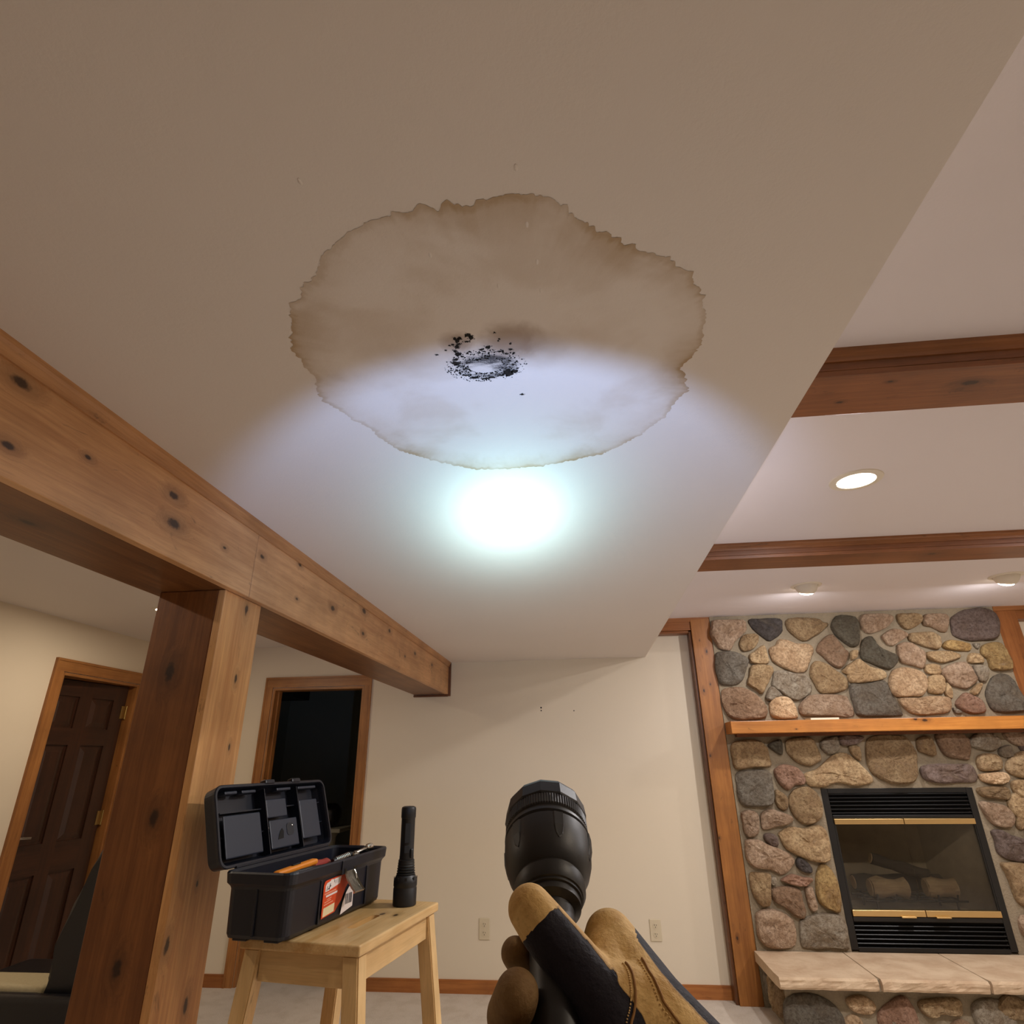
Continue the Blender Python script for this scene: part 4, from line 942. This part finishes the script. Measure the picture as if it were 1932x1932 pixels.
sk = tool('socket', 'small chrome socket lying beside the ratchet head', 'socket', -.028, .365, .1445, 0)
obj('body', lathe([(.006, -.012), (.0125, -.012), (.0135, 0), (.0125, .004), (.008, .0045), (.0075, -.006)], 20), M['chrome'], sk, local=True, smooth=True)
obj('stud', lathe([(.005, -.006), (.005, .007), (.003, .0085)], 12), M['chrome'], sk, local=True, smooth=True)
px = tool('pliers', 'black handled pliers half hidden along the toolbox front edge', 'pliers', -.045, .13, .132, math.radians(-10), math.radians(2))
for s in (-1, 1):
    obj('grip', tube([(s*.004, .07, 0), (s*.012, .03, 0), (s*.014, -.02, 0), (s*.009, -.06, 0)], [.005, .007, .0075, .006], 10), M['black_plastic'], px, local=True, smooth=True)
    obj('jaw', prism([(0, .07), (s*.009, .075), (s*.008, .1), (s*.001, .125), (0, .125)], lambda p: (p[0], p[1], -.004), lambda p: (p[0], p[1], .004)), M['chrome'], px, local=True)

# ================================================================== STANDING FLASHLIGHT ON THE STOOL
rubber = plain('black_torch_metal', (19, 19, 22), .46, bump=(500, .06, .001))
rubber2 = plain('black_torch_rubber', (17, 17, 19), .5)
sf = thing('flashlight', 'black flashlight standing head down on the stool beside the toolbox', 'flashlight', T(-.562, 2.07, ZT+.0005))
k = 1.0
obj('head', lathe([(.0335, 0), (.0355, .002), (.0355, .045), (.0345, .047), (.0345, .05), (.0358, .052), (.0358, .066), (.032, .074), (.029, .080)], 40), rubber, sf, local=True, smooth=True)
for i in range(8):
    a = i*math.pi/4+.3; c, s = math.cos(a), math.sin(a)
    obj('cooling_slot', bbox(-.0035, .0035, -.0008, .0012, .054, .076, .0007), M['slot'], sf, W[sf.name] @ Matrix.Rotation(a, 4, 'Z') @ Matrix.Translation((0, -.0345, 0)) )
neck = []
for i in range(6): neck += [(.0245, .080+i*.0068), (.0285-.0008*i, .082+i*.0068), (.0285-.0008*i, .0845+i*.0068), (.0245, .0865+i*.0068)]
obj('ribbed_neck', lathe([(.028, .0785)]+neck+[(.0205, .1225)], 40), rubber2, sf, local=True, smooth=True)
obj('barrel', lathe([(.022, .122), (.022, .130), (.0215, .132), (.0215, .234), (.0222, .236)], 40), rubber, sf, local=True, smooth=True)
obj('tail_cap', lathe([(.022, .2362), (.0232, .238), (.0232, .262), (.0215, .267), (.016, .2695)], 40), rubber, sf, local=True, smooth=True)
sw = obj('switch', bbox(.0205, .0275, -.006, .006, .126, .152, .0035, 3), rubber2, sf, W[sf.name] @ Matrix.Rotation(math.radians(-35), 4, 'Z'), smooth=True)
for z0, z1 in ((.140, .160), (.168, .222)): obj('grip_panel', bbox(-.008, .008, -.0224, -.0210, z0, z1, .0006), plain('torch_grip_panel', (38, 42, 50), .5), sf, W[sf.name] @ Matrix.Rotation(math.radians(15), 4, 'Z'))

# ================================================================== HELD FLASHLIGHT, LIT
HEAD = Vector((-.036, .598, 1.409)); EL, AZ = math.radians(38), math.radians(-5)
U = Vector((math.sin(AZ)*math.cos(EL), math.cos(AZ)*math.cos(EL), math.sin(EL)))      # towards the lens
E1 = (HEAD-Vector((0, 0, CAM_H))).cross(U).normalized(); E2 = U.cross(E1).normalized()
HM = Matrix.Translation(HEAD) @ Matrix((E1, -E2, U)).transposed().to_4x4()              # local Z = -L
hf = thing('flashlight', 'lit black flashlight held up by the gloved hand toward the ceiling stain', 'flashlight', HM)
# faceted bezel
bm = lathe([(.0285, -.002), (.0300, .0), (.0328, -.0005), (.0350, -.005), (.0360, -.017), (.0352, -.0185)], 13, caps=False, phase=.2)
obj('bezel', bm, rubber, hf, local=True, smooth=False)
kn_ = []
bm = bmesh.new(); seg = 192; R0 = []
for j, (r, h) in enumerate(((.0344, -.0185), (.0352, -.0195), (.0352, -.029), (.0344, -.030))):
    R0.append([bm.verts.new(((r-(.0006 if i % 2 else 0))*math.cos(2*math.pi*i/seg), (r-(.0006 if i % 2 else 0))*math.sin(2*math.pi*i/seg), h)) for i in range(seg)])
for a, b in zip(R0, R0[1:]):
    for i in range(seg): bm.faces.new((a[i], a[(i+1) % seg], b[(i+1) % seg], b[i]))
obj('knurled_ring', bm, rubber, hf, local=True)
obj('head', lathe([(.0344, -.0300), (.0335, -.031), (.0335, -.034), (.0356, -.035), (.0358, -.038), (.0340, -.0395), (.0356, -.041), (.0356, -.050), (.0345, -.062), (.0320, -.071), (.0285, -.0775), (.027, -.079)], 64, caps=False), rubber, hf, local=True, smooth=True)
for i in range(6):
    a = i*math.pi/3+math.radians(73)
    w = HM @ Matrix.Rotation(a, 4, 'Z')
    pts = [(-.0052, -.0425), (-.0050, -.055), (-.0034, -.0625), (0, -.0655), (.0034, -.0625), (.0050, -.055), (.0052, -.0425)]
    fl = obj('flute', prism(pts, lambda p: (.0340, p[0], p[1]), lambda p: (.0368 if p[1] > -.05 else .0368-.0026*((-p[1]-.05)/.0155)**1.3, p[0]*.72, p[1]*.985)), rubber2, hf, w)
obj('collar', lathe([(.027, -.0785), (.0265, -.080), (.0275, -.081), (.0272, -.088), (.0252, -.092), (.0240, -.0925), (.0240, -.0945), (.0225, -.095), (.0225, -.100), (.0175, -.103)], 48, caps=False), rubber, hf, local=True, smooth=True)
obj('barrel', lathe([(.0170, -.102), (.0168, -.215), (.0185, -.217), (.0185, -.240), (.015, -.243)], 40), rubber, hf, local=True, smooth=True)
obj('light_blocker', lathe([(.0300, -.0030), (.0335, -.0045), (.0336, -.030), (.030, -.034), (.030, -.07), (.0225, -.079), (.0222, -.099), (.0166, -.1035), (.002, -.104)], 48), rubber2, hf, local=True, smooth=True)  # hidden black shell added to stop lamp light leaking through head gaps
obj('lens', lathe([(.028, -.0028), (.028, -.002)], 40), emit('flashlight_lens', (.82, .94, 1, 1), 30), hf, local=True)
for k in range(9): obj('engraving', bbox(-.0007, .0007, -.0007*(1+(k < 2)*.8), .0007*(1+(k < 2)*.8), 0, .0003), plain('engraved_white', (215, 212, 205), .6), hf, HM @ Matrix.Rotation(math.radians(-62), 4, 'Z') @ Matrix.Translation((.0170, 0, -.1045-k*.0028)) @ Matrix.Rotation(math.radians(90), 4, 'Y') @ Matrix.Rotation(math.radians(35), 4, 'Z'))
# beam
SPOT = Vector((-.216, 1.92, ZS)); LP = HEAD + U*.006
def torch_beam():
    """one spot lamp behind the lens; its beam profile has a core, a corona and a wide even spill"""
    l = bpy.data.lights.new('beam', 'SPOT'); l.energy = W_TORCH; l.spot_size = math.radians(84); l.spot_blend = .05; l.shadow_soft_size = .012
    l.use_nodes = True; t = l.node_tree; em = t.nodes['Emission']
    def nd(k, **a):
        n_ = t.nodes.new(k)
        for q, v in a.items(): setattr(n_, q, v)
        return n_
    def mt(op, a, b=0.0):
        n_ = nd('ShaderNodeMath', operation=op)
        for i_, v in enumerate((a, b)):
            if hasattr(v, 'links'): t.links.new(v, n_.inputs[i_])
            else: n_.inputs[i_].default_value = v
        return n_.outputs[0]
    tc = nd('ShaderNodeTexCoord'); nrm = nd('ShaderNodeVectorMath', operation='NORMALIZE'); t.links.new(tc.outputs['Normal'], nrm.inputs[0])
    sx = nd('ShaderNodeSeparateXYZ'); t.links.new(nrm.outputs[0], sx.inputs[0])
    ang = mt('MULTIPLY', mt('ARCCOSINE', mt('MINIMUM', mt('ABSOLUTE', sx.outputs[2]), .99999)), 180/math.pi)
    def gauss(amp, s): return mt('MULTIPLY', mt('EXPONENT', mt('MULTIPLY', mt('MULTIPLY', ang, ang), -1/(2*s*s))), amp)
    mr = nd('ShaderNodeMapRange', interpolation_type='SMOOTHSTEP'); t.links.new(ang, mr.inputs[0])
    mr.inputs[1].default_value = 30.5; mr.inputs[2].default_value = 38.5; mr.inputs[3].default_value = 1; mr.inputs[4].default_value = 0
    tot = None
    for f_, c_ in ((gauss(6.5, 5.2), (.70, 1.0, 1.0)), (gauss(2.7, 9.6), (.46, 1.0, 1.12)), (mt('MULTIPLY', mr.outputs[0], .52), (.60, .90, 1.55))):
        sc = nd('ShaderNodeVectorMath', operation='SCALE'); sc.inputs[0].default_value = c_; t.links.new(f_, sc.inputs['Scale'])
        if tot is None: tot = sc.outputs[0]
        else:
            ad = nd('ShaderNodeVectorMath', operation='ADD'); t.links.new(tot, ad.inputs[0]); t.links.new(sc.outputs[0], ad.inputs[1]); tot = ad.outputs[0]
    t.links.new(tot, em.inputs['Color']); em.inputs['Strength'].default_value = 1
    o = bpy.data.objects.new('beam', l); COL.objects.link(o)
    put(o, hf, Matrix.Translation(LP) @ (SPOT-LP).to_track_quat('-Z', 'Y').to_matrix().to_4x4())
torch_beam()

# ================================================================== GLOVED HAND
def C(L): return HEAD - U*L
def ringpt(L, R, deg): 
    a = math.radians(deg); return C(L) + (E1*math.cos(a)+E2*math.sin(a))*R
THUMB = [((-.0415, .4805, 1.356), .0155), ((-.0315, .4774, 1.3452), .0170), ((-.0136, .4698, 1.3289), .0175), ((.0015, .464, 1.3128), .0195), ((.0123, .4609, 1.2969), .023)]
MCP = [((.0124, .5146, 1.3324), .0180), ((.0188, .5137, 1.3104), .0195), ((.0231, .5062, 1.2906), .0205), ((.026, .4977, 1.2727), .0195)]
WEB = [((.0124, .5146, 1.3324), .016), ((.0098, .4833, 1.3157), .0195), ((.0123, .4609, 1.2969), .023)]
WRIST = [((.0333, .4758, 1.3004), .0270), ((.0573, .4734, 1.2733), .031), ((.086, .477, 1.2333), .036), ((.1197, .4869, 1.1795), .042)]
chains = [THUMB, MCP, WEB, WRIST]
for (p, r) in MCP: chains.append([(p, r), WRIST[0], WRIST[1]])
chains.append([THUMB[-1], WRIST[0]]); chains.append([THUMB[-2], WRIST[0]])
FING = []
for i, (L, r, tip) in enumerate(((.126, .0115, 166), (.172, .0150, 218), (.203, .0140, 214), (.229, .0122, 208))):
    rr_ = .0168+r*.86
    f_ = [MCP[i], (ringpt(L, rr_+.006, 20), r*1.12), (ringpt(L, rr_+.002, 62), r*1.05), (ringpt(L, rr_, 100), r), (ringpt(L, rr_, 100+(tip-100)*.36), r*1.02), (ringpt(L, rr_, 100+(tip-100)*.70), r), (ringpt(L, rr_+.001, tip), r*.92)]
    FING.append(f_); chains.append(f_)
bm = bmesh.new()
def ball(p, r):
    bmesh.ops.create_icosphere(bm, subdivisions=3, radius=r, matrix=Matrix.Translation(p))
for chn in chains:
    for (p, r), (q, s) in zip(chn, chn[1:]):
        p, q = Vector(p), Vector(q); n_ = max(2, int((q-p).length/(min(r, s)*.22)))
        for k in range(n_+1): ball(p.lerp(q, k/n_), r+(s-r)*k/n_)
gm = bpy.data.meshes.new('glove_raw'); bm.to_mesh(gm); bm.free()
go = bpy.data.objects.new('glove_raw', gm); COL.objects.link(go)
md = go.modifiers.new('r', 'REMESH'); md.mode = 'VOXEL'; md.voxel_size = .0016
sm_ = go.modifiers.new('s', 'SMOOTH'); sm_.factor = .5; sm_.iterations = 10
dg = bpy.context.evaluated_depsgraph_get(); glove_me = bpy.data.meshes.new_from_object(go.evaluated_get(dg)); glove_me.name = 'glove'
bpy.data.objects.remove(go)
# panels: navy knit on the back of the hand and thumb, tan leather elsewhere, fingers browned as painted shade
def seg_t(v, chn):
    best = (9, 0)
    acc = 0
    for i, ((p, r), (q, s)) in enumerate(zip(chn, chn[1:])):
        p, q = Vector(p), Vector(q); d = q-p; t = max(0, min(1, (v-p).dot(d)/d.length_squared)); dist = (v-(p+d*t)).length/(r+(s-r)*t)
        if dist < best[0]: best = (dist, i+t)
    return best
VIEW = (Vector((0, 0, CAM_H))-Vector(THUMB[2][0])).normalized()
tdir = (Vector(THUMB[3][0])-Vector(THUMB[0][0])).normalized(); tside = tdir.cross(VIEW).normalized()   # sideways of the thumb
att = glove_me.attributes.new('navy', 'FLOAT', 'POINT'); att2 = glove_me.attributes.new('shade', 'FLOAT', 'POINT')
BACK = Vector((.72, .62, .30)).normalized()       # the back of the hand faces right and away
vals = []; shd = []
for v in glove_me.vertices:
    co = v.co; d, t = seg_t(co, THUMB)
    i = min(int(t), 3); base = Vector(THUMB[i][0]).lerp(Vector(THUMB[i+1][0]), t-i)
    rel = co-base; rad = THUMB[i][1]
    s_ = rel.dot(tside)/rad                       # -1 .. 1 across the thumb
    nv = max(v.normal.dot(VIEW), -1)
    th = min((t-.93)*1.3 + .12*s_, (nv+.15)*1.2, (1.06-abs(d))*6 if d > 1 else 1, (.86-s_)*1.0 if tside.dot(E1) > 0 else (.86+s_)*1.0, (4.6-t))
    dw, tw = seg_t(co, WRIST)
    bk2 = (v.normal.dot(BACK)-.36) if (co.x > .03) else -1
    vals.append(max(-1, min(1, max(th, bk2*1.5))))
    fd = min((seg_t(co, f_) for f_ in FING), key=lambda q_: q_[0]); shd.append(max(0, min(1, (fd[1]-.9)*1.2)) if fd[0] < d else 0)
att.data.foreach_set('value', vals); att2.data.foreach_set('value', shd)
gmt = N('work_glove'); p = gmt.coord()
at = gmt.n('ShaderNodeAttribute', attribute_name='navy').outputs['Fac']
ln = gmt.noise(p, 260, 4, .65); l2 = gmt.noise(p, 45, 4, .6, .4); l3 = gmt.noise(p, 900, 2, .6)
tan_ = gmt.mix(gmt.ramp(l2, .3, .7), srgb(194, 154, 92), srgb(226, 190, 126)); tan_ = gmt.mix(gmt.ramp(ln, .5, .75, 0, .35), tan_, srgb(138, 96, 48))
nav = gmt.mix(l3, srgb(18, 16, 24), srgb(36, 33, 46))
edge = gmt.math('ADD', at, gmt.math('MULTIPLY', gmt.math('SUBTRACT', ln, .5), .06))
fac = gmt.ramp(edge, -.012, .012); seam = gmt.math('MULTIPLY', gmt.ramp(edge, -.09, -.015), gmt.ramp(edge, -.01, .03, 1, 0))
c = gmt.mix(gmt.math('MULTIPLY', seam, .55), tan_, srgb(96, 62, 30)); c = gmt.mix(fac, c, nav)
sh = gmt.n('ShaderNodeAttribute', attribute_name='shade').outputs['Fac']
c = gmt.mix(gmt.math('MULTIPLY', sh, .8), c, gmt.mix(l2, srgb(74, 52, 34), srgb(112, 82, 54)))  # darker brown paints the shaded side of the hand into the finger leather
gmt.col(c); gmt.set(Roughness=.72); gmt.b.inputs['Specular IOR Level'].default_value = .3
gmt.bump(gmt.math('ADD', gmt.math('MULTIPLY', ln, .6), gmt.math('SUBTRACT', gmt.math('MULTIPLY', l2, 1.6), gmt.math('MULTIPLY', fac, .8))), .5, .0025)
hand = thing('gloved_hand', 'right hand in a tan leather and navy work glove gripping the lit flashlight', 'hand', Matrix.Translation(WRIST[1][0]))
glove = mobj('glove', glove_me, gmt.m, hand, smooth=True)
# stitched seams laid on the leather
bvh = BVHTree.FromPolygons([v.co[:] for v in glove_me.vertices], [p_.vertices[:] for p_ in glove_me.polygons])
def on_surface(q, lift=.0004):
    loc, nor, _, _ = bvh.find_nearest(Vector(q)); return loc+nor*lift
thread = plain('tan_thread', (226, 190, 128), .8); seam_m = plain('leather_seam', (150, 108, 58), .8)
def seam(points, stitched=True):
    pts = [Vector(q) for q in points]; dense = []
    for a, b in zip(pts, pts[1:]):
        for k in range(14): dense.append(on_surface(a.lerp(b, k/14)))
    dense.append(on_surface(pts[-1]))
    for _ in range(3): dense = [dense[0]]+[(dense[i-1]+dense[i]*2+dense[i+1])/4 for i in range(1, len(dense)-1)]+[dense[-1]]
    s = obj('seam', tube(dense, .0008, 6), seam_m, glove, smooth=True)
    if stitched:
        b2 = bmesh.new()
        for i in range(0, len(dense)-2, 2):
            off = (dense[i+1]-dense[i]).cross(on_surface(dense[i], .002)-dense[i]).normalized()*.0028
            tube([on_surface(dense[i]+off, .0004), on_surface(dense[i].lerp(dense[i+1], .9)+off, .0004)], .00045, 5, b2)
        obj('stitching', b2, thread, s, smooth=True)
seam([(.0233, .4671, 1.3443), (.0274, .454, 1.3376), (.0286, .442, 1.3275), (.0247, .4359, 1.3153), (.0189, .4355, 1.3019)])
seam([(.0334, .4696, 1.341), (.0396, .4573, 1.3329), (.0459, .4402, 1.3232), (.0556, .4366, 1.3084)])
